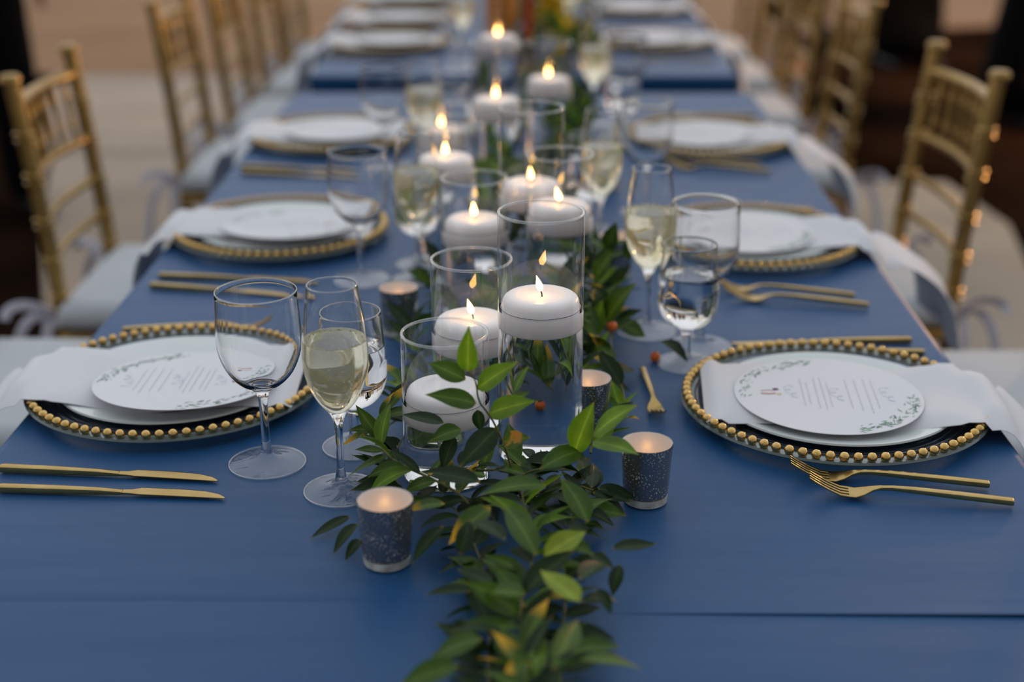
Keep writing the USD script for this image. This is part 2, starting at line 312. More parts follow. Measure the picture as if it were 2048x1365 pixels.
M['table_wood'] = vary('plywood_table', (.20, .12, .06), (.30, .19, .10), 6, .6); M['steel'] = pm('grey_steel', (.25, .25, .26), .4, .9)
for y0, y1, lab in ((.30, 3.255, 'long banquet table carrying the near place settings under the blue cloth'), (3.505, 6.28, 'second banquet table under blue cloth beyond the gap')):
    t = thing('banquet_table', lab, 'table', (0, (y0 + y1) / 2, 0), 0, 'cloth-covered banquet tables'); L = y1 - y0
    part(t, 'tabletop', moved(rounded_box(1.03, L, .025, .008), (0, 0, T - .0185)), M['table_wood'], 40)
    for sx in (-1, 1):
        for q in (-.46, 0, .46): part(t, 'leg', tube([(sx * .36, q * L, .0), (sx * .36, q * L, T - .03)], .016, 12), M['steel'], 40)

# ------------------------------------------------------------------ place settings
def make_charger(label, loc):
    t = thing('charger_plate', label, 'charger plate', loc, 0, 'gold-beaded glass chargers')
    prof = [(0, 0), (.105, 0), (.118, .0015), (.150, .0090), (.1512, .0112), (.149, .0125), (.118, .0058), (.104, .0042), (0, .0042)]
    part(t, 'plate', revolve(prof, 96), M['charger_glass'], 30)
    part(t, 'rim', revolve([(.1508, .0088), (.1635, .0095), (.1652, .0115), (.1640, .0137), (.155, .0137), (.1508, .0128)], 96, True), M['rim_glass'], 40)
    for k in range(3):
        rr = .122 + .009 * k
        part(t, 'groove_ring', moved(trimesh.creation.torus(rr, .0008, 72, 6), (0, 0, .0062 + .0022 * k)), M['charger_glass'], True)
    ball = trimesh.creation.icosphere(2, .0052)
    for k in range(74):
        a = 2 * PI * k / 74
        part(t, 'bead', moved(ball, (.1595 * math.cos(a), .1595 * math.sin(a), .0178)), M['bead_gold'], True)
    return t
def make_plate(label, loc):
    t = thing('dinner_plate', label, 'plate', loc, 0, 'white dinner plates')
    prof = [(0, .0015), (.062, .0015), (.064, 0), (.070, 0), (.073, .0015), (.095, .0040), (.127, .0095), (.1298, .0112), (.1293, .0132), (.126, .0134), (.094, .0078), (.086, .0056), (.075, .0042), (0, .0038)]
    part(t, 'plate_body', revolve(prof, 96), M['china'], 40)
    return t
def napkin_mesh(seed, hang, spread=0.0, curl=0.0):
    """folded linen band: inner end tucked under the plate (u<0 is the table centre), hanging over the table edge at u>0.17."""
    pts = [(-.110, .0098), (-.127, .0118), (-.1385, .0155), (-.1405, .0190), (-.136, .0222), (-.122, .0232), (-.10, .0222), (-.06, .0198), (0, .0188), (.06, .0198), (.10, .0222), (.126, .0240), (.148, .0258), (.163, .0278), (.177, .0195)]
    pts += [(.186, .0075)] + [(.1905 + .105 * spread * (1 - math.exp(-d / .032)) + .06 * d, .004 - d) for d in (.008, .022, .042, .068, .095, .085 + hang * .35)]
    path = spline([(u, 0, z) for u, z in pts], 64)
    nv = 15; vs = np.linspace(-1, 1, nv); th = .0017
    rng = np.random.default_rng(seed); rows = []
    for i, p in enumerate(path):
        u, z = p[0], p[2]; s = i / 63
        hw = .082 + .005 * math.sin(s * 5 + seed) + (.012 * max(0, (u - .17) / .05) if u > .17 else 0)
        t = path[min(i + 1, 63)] - path[max(i - 1, 0)]; t /= np.linalg.norm(t); nrm = np.array([-t[2], 0, t[0]])
        if nrm[2] < 0 and abs(nrm[2]) > .99: pass
        top, bot = [], []
        for vv in vs:
            y = vv * hw + .004 * math.sin(3 * s + 2 * seed) - curl * (u - .05)
            over = max(0.0, abs(vv) - .55) / .45
            dz = -.0035 * over ** 2 * (1 if -.12 < u < .12 and z > .017 else 0) * (1 + .6 * math.sin(u * 30 + seed))
            dz += .0015 * math.sin(u * 40 + vv * 3 + seed) * (abs(u) < .17)
            ox = 0.0
            if z < 0: ox = .012 * math.sin(vv * 3.6 + seed) * min(1, -z / .06); dz -= .02 * abs(vv) * 0
            elif u > .15: dz -= .010 * over
            c = np.array([u + ox, y, z + dz])
            e = th * math.sqrt(max(0.05, 1 - abs(vv) ** 6))
            top.append(c + nrm * e); bot.append(c - nrm * e)
        rows.append(np.array(top + bot[::-1]))
    return loft(rows)
def ribbon(pts, w, z):
    p = np.asarray(pts, float); t = np.gradient(p, axis=0); t /= np.linalg.norm(t, axis=1)[:, None] + 1e-9
    s = np.stack([-t[:, 1], t[:, 0]], 1) * w / 2
    v = np.vstack([np.c_[p + s, np.full(len(p), z)], np.c_[p - s, np.full(len(p), z)]]); k = len(p)
    f = []
    for i in range(k - 1): f += [(i, i + k, i + k + 1), (i, i + k + 1, i + 1)]
    return trimesh.Trimesh(v, np.array(f), process=False)
def make_menu(label, loc, rotz, seed, tilt):
    """round menu; its text reads with the head of the card towards -x."""
    t = thing('menu_card', label, 'menu card', loc, rotz, 'round printed menus')
    rng = random.Random(seed)
    tl = math.radians(tilt)
    def bend(m):
        m = m.copy(); v = np.array(m.vertices); v[:, 2] += -v[:, 1] * math.sin(tl) * -1 + .6 * (v[:, 0] ** 2) * 0; m.vertices = v; return m
    part(t, 'card', bend(revolve([(0, 0), (.1, 0), (.1002, .0004), (.1, .0008), (0, .0008)], 96)), M['paper'], 30)
    z = .00095
    lines = []
    def text_line(x, y0, y1):
        y = y0
        while y < y1:
            w = rng.uniform(.004, .011)
            pts = [(x + .0009 * math.sin(k * 2.3 + y * 900), y + (min(w, y1 - y)) * k / 8) for k in range(9)]
            lines.append(ribbon(pts, .0008, z)); y += w + .0022
    def heading(x, y, L):
        pts = [(x + .006 * math.sin(7 * k) * math.exp(-k) + .004 * math.sin(22 * k), y - L / 2 + L * k + .004 * math.cos(22 * k)) for k in np.linspace(0, 1, 50)]
        return ribbon(pts, .0009, z)
    heads = [heading(-.040, .004, .034), heading(.008, .0, .034), heading(.062, .004, .040)]
    for x, h in ((-.027, .036), (-.021, .030), (-.012, .040), (-.005, .044), (.001, .03), (.022, .038), (.032, .040), (.042, .044), (.050, .036)):
        text_line(x, -h + rng.uniform(-.004, .004), h + rng.uniform(-.004, .004))
    part(t, 'printed_text', bend(cat_(lines)), M['ink'], False, kind='stuff')
    part(t, 'printed_heading', bend(cat_(heads)), M['ink_blue'], False, kind='stuff')
    g1, g2 = [], []
    for a0, a1, n in ((95, 172, 60), (-80, 0, 80), (172, 188, 5)):
        for k in range(n):
            a = math.radians(rng.uniform(a0, a1)); rr = .0895 + rng.gauss(0, .0042); rr = min(rr, .0965)
            x, y = rr * math.cos(a), rr * math.sin(a); d = a + PI / 2 + rng.uniform(-.9, .9); L = rng.uniform(.005, .012)
            ca, sa = math.cos(d), math.sin(d); w = L * .14
            if math.hypot(x + ca * L, y + sa * L) > .098: L *= -.6
            q = np.array([(x, y, z), (x + ca * L * .5 - sa * w, y + sa * L * .5 + ca * w, z), (x + ca * L, y + sa * L, z), (x + ca * L * .5 + sa * w, y + sa * L * .5 - ca * w, z)])
            (g1 if rng.random() < .72 else g2).append(trimesh.Trimesh(q, [(0, 2, 1), (0, 3, 2)] if L > 0 else [(0, 2, 1), (0, 3, 2)], process=False))
    part(t, 'printed_wreath', bend(cat_(g1)), M['ink_green'], False, kind='stuff'); part(t, 'printed_sprigs', bend(cat_(g2)), M['ink_dark'], False, kind='stuff')
    part(t, 'printed_emblem', bend(cat_([ribbon([(-.0720, -.003), (-.064, -.004), (-.056, -.002)], .004, z), ribbon([(-.0715, .004), (-.063, .006), (-.056, .005)], .0022, z)])), M['ink_pink'], False, kind='stuff')
    part(t, 'printed_blossom', bend(cat_([ribbon([(-.058, .008), (-.0525, .010)], .006, z)])), M['ink_plum'], False)
    part(t, 'printed_bud', bend(cat_([ribbon([(-.055, -.004), (-.050, -.004)], .005, z)])), M['ink_tan'], False)
    return t

# cutlery, built along +x (handle end at x = 0, tip at x = L)
def bar(sections):
    """sections: (x, y, z, width, thickness) -> rounded-rectangle loft"""
    loops = []
    for x, y, z, w, h in sections:
        a = np.linspace(0, 2 * PI, 12, endpoint=False)
        c, s = np.cos(a), np.sin(a); e = .45
        loops.append(np.stack([np.full(12, x), y + w / 2 * np.sign(c) * np.abs(c) ** e, z + h / 2 * np.sign(s) * np.abs(s) ** e], 1))
    return loft(loops)
def make_knife(label, loc, rotz=0, L=.222):
    t = thing('dinner_knife', label, 'knife', loc, rotz, 'gold dinner knives')
    part(t, 'handle', bar([(0, 0, .0042, .009, .0068), (.003, 0, .0042, .0095, .0074), (.06, 0, .0042, .0088, .0070), (.100, 0, .0040, .0072, .0058), (.122, 0, .0036, .0070, .0036)]), M['gold'], 40)
    part(t, 'blade', bar([(.118, 0, .0036, .0066, .0032), (.130, .0010, .0036, .0090, .0022), (.138, .0030, .0034, .0145, .0018), (.175, .0030, .0030, .0150, .0015), (.200, .0022, .0026, .0135, .0013), (.215, -.0002, .0022, .0085, .0012), (.222, -.0030, .0020, .0022, .0010)]), M['gold'], 40)
    return t
def fork_z(x, L):
    s = x / L
    return float(PchipInterpolator([0, .25, .50, .62, .70, .76, .84, .92, 1.0], [.0042, .0070, .0098, .0105, .0075, .0030, .0040, .0105, .0190])(s)) * L / .19
def make_fork(label, loc, rotz=0, L=.19, name='dinner_fork', cat='fork', group='gold dinner forks'):
    t = thing(name, label, cat, loc, rotz, group); k = L / .19
    hs = [(0, .0082, .0052), (.002, .0090, .0062), (.05, .0086, .0060), (.09, .0074, .0050), (.112, .0056, .0040), (.124, .0056, .0034)]
    part(t, 'handle', bar([(x * k, 0, fork_z(x * k, L) + .0010, w * k, h * k) for x, w, h in hs]), M['gold'], 40)
    hs = [(.122, .0058, .0032), (.130, .0100, .0026), (.138, .0185, .0022), (.146, .0225, .0020), (.152, .0225, .0019)]
    part(t, 'head', bar([(x * k, 0, fork_z(x * k, L) + .0012, w * k, h * k) for x, w, h in hs]), M['gold'], 40)
    for i in range(4):
        y = (i - 1.5) * .0060
        part(t, 'tine', bar([(x * k, y * k * q, fork_z(x * k, L) + .0012, w * k, .0018 * k) for x, w, q in ((.150, .0042, 1), (.160, .0036, 1), (.172, .0031, .97), (.184, .0025, .93), (.19, .0012, .9))]), M['gold'], 40)
    return t
# ------------------------------------------------------------------ glassware
def ring(t, name, R, r, z): part(t, name, moved(trimesh.creation.torus(R, r, major_sections=72, minor_sections=8), (0, 0, z)), M['lip'], True)
def prof(pts, n):
    p = np.asarray(pts, float); d = np.r_[0, np.cumsum(np.hypot(*np.diff(p, axis=0).T))]
    return PchipInterpolator(d, p)(np.linspace(0, d[-1], n))
FOOT = lambda R: [(0, 0), (R * .97, 0), (R, .0012), (R * .985, .0024), (R * .60, .0040), (R * .28, .0070), (.0062, .0120)]
def make_wine(label, loc):
    t = thing('wine_glass', label, 'wine glass', loc, 0, 'empty wine glasses')
    outer = FOOT(.0385) + list(map(tuple, prof([(.0062, .012), (.0042, .025), (.0041, .045), (.0046, .066), (.0062, .076), (.0100, .0815), (.0220, .0890), (.0345, .1050), (.0412, .1280), (.0416, .1420), (.0405, .1640), (.0396, .1830)], 34)))[1:]
    inner = [(.0389, .1836), (.0384, .1828)] + list(map(tuple, prof([(.0384, .1828), (.0393, .164), (.0403, .1420), (.0399, .1285), (.0332, .1068), (.0205, .0915), (.0090, .0866), (0, .0858)], 22)))[1:]
    part(t, 'bowl', revolve(outer[17:] + inner, 64), M['glass'], 50)
    ring(t, 'lip', .0391, .00085, .1834); ring(t, 'foot_edge', .0383, .0009, .0012)
    part(t, 'stem', revolve(outer[6:18], 40), M['solid_glass'], 50)
    part(t, 'foot', revolve(outer[:7], 64), M['glass_foot'], 50)
    return t
def fill_split(outer, inner, level):
    """walls above the level belong to the glass; below it the drink fills the bowl out to the glass."""
    return [p for p in inner if p[1] > level]
def make_flute(label, loc, level=.157):
    t = thing('champagne_flute', label, 'champagne flute', loc, 0, 'flutes of sparkling wine')
    low = FOOT(.0365) + list(map(tuple, prof([(.0062, .012), (.0038, .026), (.0036, .050), (.0042, .070), (.0066, .079), (.0105, .0860)], 14)))[1:]
    bowl = prof([(.0105, .0860), (.0190, .0965), (.0268, .1140), (.0306, .1320), (.0311, .1450), (.0296, .1670), (.0258, .1940), (.0235, .2100)], 60)
    i = int(np.argmin(abs(bowl[:, 1] - level))); wallr = bowl[i][0]
    upper_in = [(r - .0011, z) for r, z in bowl[i:][::-1]]
    # closed skin in two pieces: clear glass (foot, stem, upper bowl) and the drink with the bowl wall around it
    part(t, 'stem', revolve(low[6:], 40), M['solid_glass'], 50); part(t, 'foot', revolve(low[:7], 56), M['glass_foot'], 50)
    part(t, 'bowl_rim', revolve([tuple(p) for p in bowl[i:]] + [(bowl[-1][0] - .0005, bowl[-1][1] + .0005)] + upper_in, 64), M['glass'], 50)
    ring(t, 'lip', .0230, .00080, .2102); ring(t, 'foot_edge', .0363, .0009, .0012)
    part(t, 'sparkling_wine', revolve([tuple(p) for p in bowl[:i + 1]], 64), M['wine'], 50)
    part(t, 'wine_surface', revolve([(wallr - .0011, bowl[i][1]), (wallr - .0020, bowl[i][1] - .0012), (wallr - .004, bowl[i][1] - .0018), (0, bowl[i][1] - .0018)], 64), M['wine'], True)
    rng = random.Random(4); dots = []
    for k in range(46):
        a, r = rng.uniform(0, 2 * PI), wallr - .0032 - abs(rng.gauss(0, .0012)); dots.append(moved(trimesh.creation.icosphere(1, rng.uniform(.0004, .0009)), (r * math.cos(a), r * math.sin(a), bowl[i][1] - .0014)))
    for k in range(60):
        zz = rng.uniform(.10, level - .006); rr = np.interp(zz, bowl[:, 1], bowl[:, 0]) - .003; a = rng.uniform(0, 2 * PI); q = rr * math.sqrt(rng.random())
        dots.append(moved(trimesh.creation.icosphere(1, rng.uniform(.00025, .00045)), (q * math.cos(a), q * math.sin(a), zz)))
    tag(part(t, 'bubbles', cat_(dots), M['foam'], True), kind='stuff')
    return t
def make_goblet(label, loc, level=.114):
    t = thing('water_goblet', label, 'water goblet', loc, 0, 'goblets of water')
    low = FOOT(.0335) + list(map(tuple, prof([(.0062, .012), (.0050, .022), (.0052, .034), (.0064, .0395), (.0080, .0410), (.0066, .0425), (.0090, .0460)], 14)))[1:]
    bowl = prof([(.0090, .0460), (.0215, .0515), (.0315, .0640), (.0358, .0820), (.0358, .0930), (.0335, .1200), (.0312, .1480)], 50)
    i = int(np.argmin(abs(bowl[:, 1] - level))); wallr = bowl[i][0]
    upper_in = [(r - .0014, z) for r, z in bowl[i:][::-1]]
    part(t, 'stem', revolve(low[6:], 40), M['solid_glass'], 50); part(t, 'foot', revolve(low[:7], 56), M['glass_foot'], 50)
    part(t, 'bowl_rim', revolve([tuple(p) for p in bowl[i:]] + [(bowl[-1][0] - .0007, bowl[-1][1] + .0006)] + upper_in, 64), M['glass'], 50)
    ring(t, 'lip', .0306, .0009, .1482); ring(t, 'foot_edge', .0333, .0009, .0012)
    part(t, 'water', revolve([tuple(p) for p in bowl[:i + 1]], 64), M['water'], 50)
    part(t, 'water_surface', revolve([(wallr - .0014, bowl[i][1]), (wallr - .0025, bowl[i][1] - .0012), (wallr - .005, bowl[i][1] - .0018), (0, bowl[i][1] - .0018)], 64), M['water'], True)
    return t
VR = .0425
def make_vase(label, loc, h, level, group=None):
    t = thing('cylinder_vase', label, 'vase', loc, 0, group)
    tw = .0028
    part(t, 'vase_glass', revolve([(VR, level), (VR, h - .001), (VR - tw / 2, h)], 80), M['vase_wall'], 50)
    ring(t, 'lip', VR - tw / 2, .0016, h - .0006)
    part(t, 'water', revolve([(0, 0), (VR - .002, 0), (VR, .002), (VR, level)], 80), M['water'], 50)
    part(t, 'water_surface', revolve([(VR - tw, level + .0012), (VR - tw - .0004, level + .0003), (.0385, level), (.0372, level + .0006)], 80), M['water'], True)
    return t
def flame_mesh(h=.017, r=.0036, lean=(.0, .0)):
    p = [(0, 0), (r * .55, h * .06), (r * .95, h * .22), (r, h * .34), (r * .82, h * .52), (r * .45, h * .75), (r * .16, h * .92), (0, h)]
    m = revolve([tuple(q) for q in prof(p, 16)], 14); v = np.array(m.vertices); s = (v[:, 2] / h) ** 1.6
    v[:, 0] += lean[0] * s; v[:, 1] += lean[1] * s; m.vertices = v; return m
def make_candle(label, loc, lean=(-.003, 0), r=.0385, lit=True):
    """floating candle; z = 0 is the water line."""
    t = thing('floating_candle', label, 'candle', loc, 0, 'white floating candles')
    k = r / .0385
    pr = prof([(0, .0112), (.018 * k, .0114), (.0222 * k, .0122), (.0245 * k, .0138), (.0310 * k, .0136), (.0352 * k, .0118), (.0376 * k, .0082), (.0384 * k, .0030), (.0385 * k, -.004), (.0374 * k, -.014), (.0345 * k, -.0205), (.028 * k, -.0225), (0, -.0228)], 40)
    part(t, 'wax', revolve([tuple(q) for q in pr[::-1]], 64), M['wax'], 50)
    if not lit: return t
    part(t, 'wick', tube([(.0012, 0, .0105), (.0010, 0, .0145), (-.0004, 0, .0178), (lean[0] * .3, 0, .0200)], .0007, 6), M['wick'], True)
    part(t, 'flame', moved(flame_mesh(.0165, .0035, lean), (-.0006, 0, .0168)), M['flame'], True)
    return t
def make_votive(label, loc, lit=.0):
    t = thing('votive_holder', label, 'votive candle', loc, 0, 'speckled mercury-glass votives')
    part(t, 'glass_foot', revolve([(0, 0), (.0192, 0), (.0206, .0012), (.0209, .0040), (.0210, .0082), (.0196, .0086), (0, .0086)], 56), M['votive_foot'], 40)
    part(t, 'cup', revolve([(0, .0088), (.0196, .0088), (.0212, .0096), (.0222, .022), (.0236, .046), (.0246, .0600), (.0243, .0612), (.0236, .0608)], 64), M['votive'], 40)
    part(t, 'lining', revolve([(.0236, .0608), (.0233, .0595), (.0222, .040), (.0216, .0290)], 64), M['silver_lining'], 40)
    part(t, 'wax', revolve([(0, .0110), (.0205, .0110), (.0213, .0300), (.0200, .0312), (0, .0312)], 48), M['wax'], 50)
    part(t, 'wick', tube([(0, 0, .0305), (.0004, 0, .034), (-.0003, 0, .0365)], .0006, 6), M['wick'], True)
    part(t, 'flame', moved(flame_mesh(.0105, .0026, (.0006, 0)), (0, 0, .0352)), M['flame_small'], True)
    return t

side_word = {'L': 'left', 'R': 'right'}
ordw = ['nearest', 'second', 'third', 'fourth', 'fifth', 'sixth']
SEATS = {'L': [(-.375, 1.4815), (-.361, 2.103), (-.372, 2.767), (-.372, 3.923), (-.385, 4.37), (-.40, 4.86)],
         'R': [(.3553, 1.4352), (.352, 2.060), (.361, 2.74), (.359, 3.96), (.350, 4.62), (.36, 5.2)]}
first = {}
def put(kind, maker, label, loc, rotz=0, **kw):
    if kind not in first:
        first[kind] = maker(label, loc, **kw)
        if rotz: first[kind].GetAttribute('xformOp:rotateZ').Set(float(rotz))
        return first[kind]
    return dup(first[kind], label, loc, rotz)
for sd in 'LR':
    for i, (x, y) in enumerate(SEATS[sd]):
        nm = f'{ordw[i]} {side_word[sd]} place'
        put('charger', make_charger, f'clear glass charger rimmed with gold beads at the {nm} from the front', (x, y, T + .001))
        put('plate', make_plate, f'white china dinner plate on the beaded charger at the {nm} from the front', (x, y, T + .0056))
        rot = 180 if sd == 'L' else 0
        t = thing('linen_napkin', f'white folded napkin over the plate at the {nm}, hanging off the table edge', 'napkin', (x, y, T), rot + {'R0': -4, 'L0': 2}.get(f'{sd}{i}', 0), 'white linen napkins')
        part(t, 'folded_linen', napkin_mesh(i + (7 if sd == 'L' else 0), .10 + .03 * (i % 2), {'R0': .5, 'R1': 1.0, 'R2': .9, 'L0': .65, 'L1': .3, 'L2': .35}.get(f'{sd}{i}', .4), 0.0), M['napkin'], 60)
        mk = (x + (.020 if sd == 'L' else -.010), y + (-.035 if sd == 'L' else -.018), T + (.0285 if sd == 'L' else .0262))
        if i < 2: make_menu(f'round white menu with green printed wreath at the {nm}', mk, rot + {'R0': -4, 'L0': 2}.get(f'{sd}{i}', 0), i * 2 + (sd == 'L'), 3.8 if sd == 'L' else 1.2)
        else:
            if ('menu', sd) not in first: first[('menu', sd)] = make_menu(f'round white menu card on the napkin at the {nm}', mk, rot, 11, 1.5)
            else: dup(first[('menu', sd)], f'round white menu card on the napkin at the {nm}', mk, rot)

def aim(a, b): return math.degrees(math.atan2(b[1] - a[1], b[0] - a[0]))
KN = [((-.502, 1.272), (-.28, 1.253), 'gold knife nearer the plate below the nearest left place setting'), ((-.488, 1.228), (-.282, 1.217), 'gold knife at the very front, outer of the two below the nearest left setting'),
      ((-.498, 1.892), (-.283, 1.872), 'gold knife nearer the plate in front of the second left setting'), ((-.499, 1.848), (-.28, 1.807), 'gold knife behind the nearest wine glass, outer one of the second left setting'),
      ((-.508, 2.535), (-.29, 2.502), 'gold knife nearer the plate in front of the third left setting'), ((-.498, 2.490), (-.28, 2.452), 'outer gold knife in front of the third left setting'),
      ((.492, 1.645), (.273, 1.634), 'gold knife lying just beyond the nearest right plate'), ((.497, 1.602), (.278, 1.610), 'gold knife half hidden by the far rim of the nearest right charger'),
      ((.480, 2.245), (.262, 2.240), 'gold knife beyond the second right plate'), ((.494, 2.991), (.275, 3.006), 'gold knife beyond the third right plate'),
      ((-.520, 3.745), (-.30, 3.690), 'gold knife in front of the fourth left setting on the far table')]
for a, b, lab in KN: put('knife', make_knife, lab, (*a, T + .0005), aim(a, b))
FK = [((.469, 1.245), (.286, 1.2655), 'gold dinner fork nearer the plate, tines up, below the nearest right setting'), ((.481, 1.208), (.300, 1.232), 'gold dinner fork at the very front, outer of the pair below the nearest right setting'),
      ((.458, 1.812), (.272, 1.846), 'gold dinner fork nearer the plate below the second right setting'), ((.468, 1.772), (.285, 1.806), 'outer gold dinner fork below the second right setting'),
      ((.440, 2.545), (.255, 2.580), 'gold dinner fork nearer the plate below the third right setting'), ((.452, 2.500), (.268, 2.540), 'outer gold dinner fork below the third right setting'),
      ((-.488, 1.668), (-.300, 1.676), 'gold dinner fork peeking out behind the nearest left charger'), ((.490, 3.690), (.305, 3.700), 'gold dinner fork below the fourth right setting on the far table')]
for a, b, lab in FK: put('fork', make_fork, lab, (*a, T + .0005), aim(a, b))
make_fork('small gold dessert fork pointing at the camera, beside the right votive', (.155, 1.546, T + .0005), aim((.155, 1.546), (.163, 1.393)), .153, 'dessert_fork', 'fork', None)

WG = [(-.240, 1.295, 'empty wine glass beside the nearest left plate, in front of the others'), (.231, 1.628, 'empty wine glass behind the water goblet on the right'), (-.212, 1.886, 'empty wine glass at the second left setting'),
      (.207, 2.235, 'empty wine glass at the second right setting'), (-.243, 2.542, 'empty wine glass at the third left setting'), (.215, 2.90, 'empty wine glass at the third right setting'),
      (-.165, 3.42 + .12, 'empty wine glass at the near left end of the far table'), (.20, 4.10, 'empty wine glass at the near right of the far table')]
for x, y, lab in WG: put('wine', make_wine, lab, (x, y, T + .0004))
FL = [(-.157, 1.234, 'half-full champagne flute beside the nearest wine glass on the left'), (.170, 1.682, 'champagne flute left of the water goblet on the right'), (-.133, 1.885, 'champagne flute at the second left setting'),
      (.126, 2.035, 'champagne flute at the second right setting'), (-.165, 2.475, 'champagne flute at the third left setting'), (.150, 2.93, 'champagne flute at the third right setting'),
      (-.155, 3.66, 'champagne flute at the near left of the far table'), (.12, 4.02, 'champagne flute at the near right of the far table')]
for x, y, lab in FL: put('flute', make_flute, lab, (x, y, T + .0004))
GB = [(-.156, 1.335, 'water goblet half hidden behind the nearest champagne flute'), (.208, 1.572, 'water goblet in front of the wine glass on the right'), (-.137, 1.955, 'water goblet behind the champagne flute at the second left setting'),
      (.112, 2.150, 'water goblet at the second right setting behind the vases'), (-.12, 2.585, 'water goblet at the third left setting'), (.20, 2.80, 'water goblet at the third right setting')]
for x, y, lab in GB: put('goblet', make_goblet, lab, (x, y, T + .0004))

VASES = [(.035, 1.3245, .255, .157, 'tall cylinder vase of water in front, at the middle of the picture'), (-.057, 1.272, .150, .081, 'short cylinder vase in the front, behind the upright green sprig'),
         (-.036, 1.392, .186, .109, 'medium cylinder vase right behind the front short one'), (-.048, 1.755, .180, .114, 'cylinder vase with a bright flame beside the second left champagne flute'),
         (.024, 1.828, .255, .143, 'tall cylinder vase behind the middle of the row'), (.060, 1.742, .214, .137, 'cylinder vase right of centre just behind the tall front vase'),
         (-.098, 1.985, .205, .140, 'cylinder vase left of centre, third row back'), (-.129, 2.375, .178, .097, 'short cylinder vase at left near the far end of the near table'),
         (-.036, 2.355, .255, .151, 'tall cylinder vase at the far end of the first table, centre'), (.054, 2.62, .215, .138, 'cylinder vase right of centre near the far end of the first table'),
         (-.047, 2.92, .285, .168, 'tallest cylinder vase, farthest back on the first table')]
LEAN = [(-.004, 0), (-.002, 0), (-.004, 0), (-.001, .001), (-.001, 0), (-.004, 0), (.0, 0), (.001, 0), (0, 0), (-.001, 0), (.001, 0)]
for k, (x, y, h, lv, lab) in enumerate(VASES):
    make_vase(lab, (x, y, T + .0006), h, lv, 'clear cylinder vases with floating candles')
    lab2 = 'candle in the ' + lab.replace(' of water', '')
    make_candle(' '.join(lab2.split()[:16]), (x, y, T + .0006 + lv), LEAN[k], lit=k != 1)
VOT = [(-.0995, 1.097, 'speckled votive at the lower left, nearest the camera'), (.135, 1.217, 'speckled votive on bare cloth below the dessert fork'), (.085, 1.3765, 'speckled votive close against the right of the tall front vase'),
       (-.140, 1.672, 'votive with a bright flame behind the nearest left glasses'), (.1425, 1.904, 'votive glowing among leaves behind the right champagne flute'), (.155, 2.40, 'small votive on the right at the far end of the first table')]
for x, y, lab in VOT: put('votive', make_votive, lab, (x, y, T + .0004))
# far table centrepiece
t = thing('pillar_candle', 'amber pillar candle standing on the far table, at the top of the picture', 'candle', (-.062, 3.85, T + .0006))
part(t, 'wax', revolve([(0, 0), (.0395, 0), (.041, .002), (.041, .262), (.038, .265), (.012, .261), (0, .260)], 48), M['amber_wax'], 50)
part(t, 'wick', tube([(0, 0, .258), (0, 0, .272)], .001, 6), M['wick'], True)
t = thing('taper_candle', 'slim red taper candle standing at the right of the amber pillar', 'candle', (.010, 3.60, T + .0006))
part(t, 'holder', revolve([(0, 0), (.028, 0), (.028, .004), (.010, .008), (.0095, .020), (.0125, .022), (.0125, .034), (0, .034)], 32), M['gold'], 40)
part(t, 'wax', revolve([(0, .0345), (.0105, .0345), (.0100, .20), (.0085, .315), (0, .322)], 32), M['red_wax'], 50)

# ------------------------------------------------------------------ greenery
CYL = [(x, y, VR + .002, h) for x, y, h, *_ in VASES] + [(x, y, .026, .064) for x, y, _ in VOT] + [(x, y, .010, .19) for x, y, _ in WG + FL + GB] + [(x, y, .037, .012) for x, y, _ in WG + FL + GB] + [(x, y, .036, .15) for x, y, _ in GB]
CYL += [(.121, 1.57, .020, .12), (.122, 1.545, .014, .12)]
CYL += [(.157, 1.52, .022, .05), (.16, 1.47, .024, .05), (.163, 1.40, .028, .05)]
CYL += [(x, y, .166, .06) for x, y in SEATS['L'] + SEATS['R']]
LEAFW = PchipInterpolator([0, .05, .18, .36, .52, .72, .88, .96, 1], [.05, .36, .80, 1, .96, .64, .26, .08, 0])
def leaf(b, t, w, up=(0, 0, 1), curl=.06, fold=.35, droop=.0, cols=3, rows=9, twist=0.0):
    b, t = np.asarray(b, float), np.asarray(t, float); a = t - b; L = np.linalg.norm(a); ah = a / L
    s = np.cross(np.asarray(up, float), ah); s /= np.linalg.norm(s) + 1e-9; n = np.cross(ah, s)
    vv = np.linspace(0, 1, rows); us = np.linspace(-1, 1, cols); P, UV = [], []
    for v in vv:
        wd = w / 2 * float(LEAFW(v)) + .0002
        c = b + a * v + n * (curl * L * 4 * v * (1 - v) - droop * L * v * v); tw = twist * (v - .2)
        sv = math.cos(tw) * s + math.sin(tw) * n; nn = -math.sin(tw) * s + math.cos(tw) * n
        for u in us:
            P.append(c + sv * u * wd + nn * fold * abs(u) * wd); UV.append((.5 + u / 2, v))
    f = []
    for i in range(rows - 1):
        for j in range(cols - 1):
            k = i * cols + j; f += [(k, k + 1, k + cols + 1), (k, k + cols + 1, k + cols)]
    return np.array(P), np.array(f), np.array(UV)
def inside(p, pad=0.0):
    return any((p[0] - x) ** 2 + (p[1] - y) ** 2 < (r + pad) ** 2 and p[2] < h for x, y, r, h in CYL)
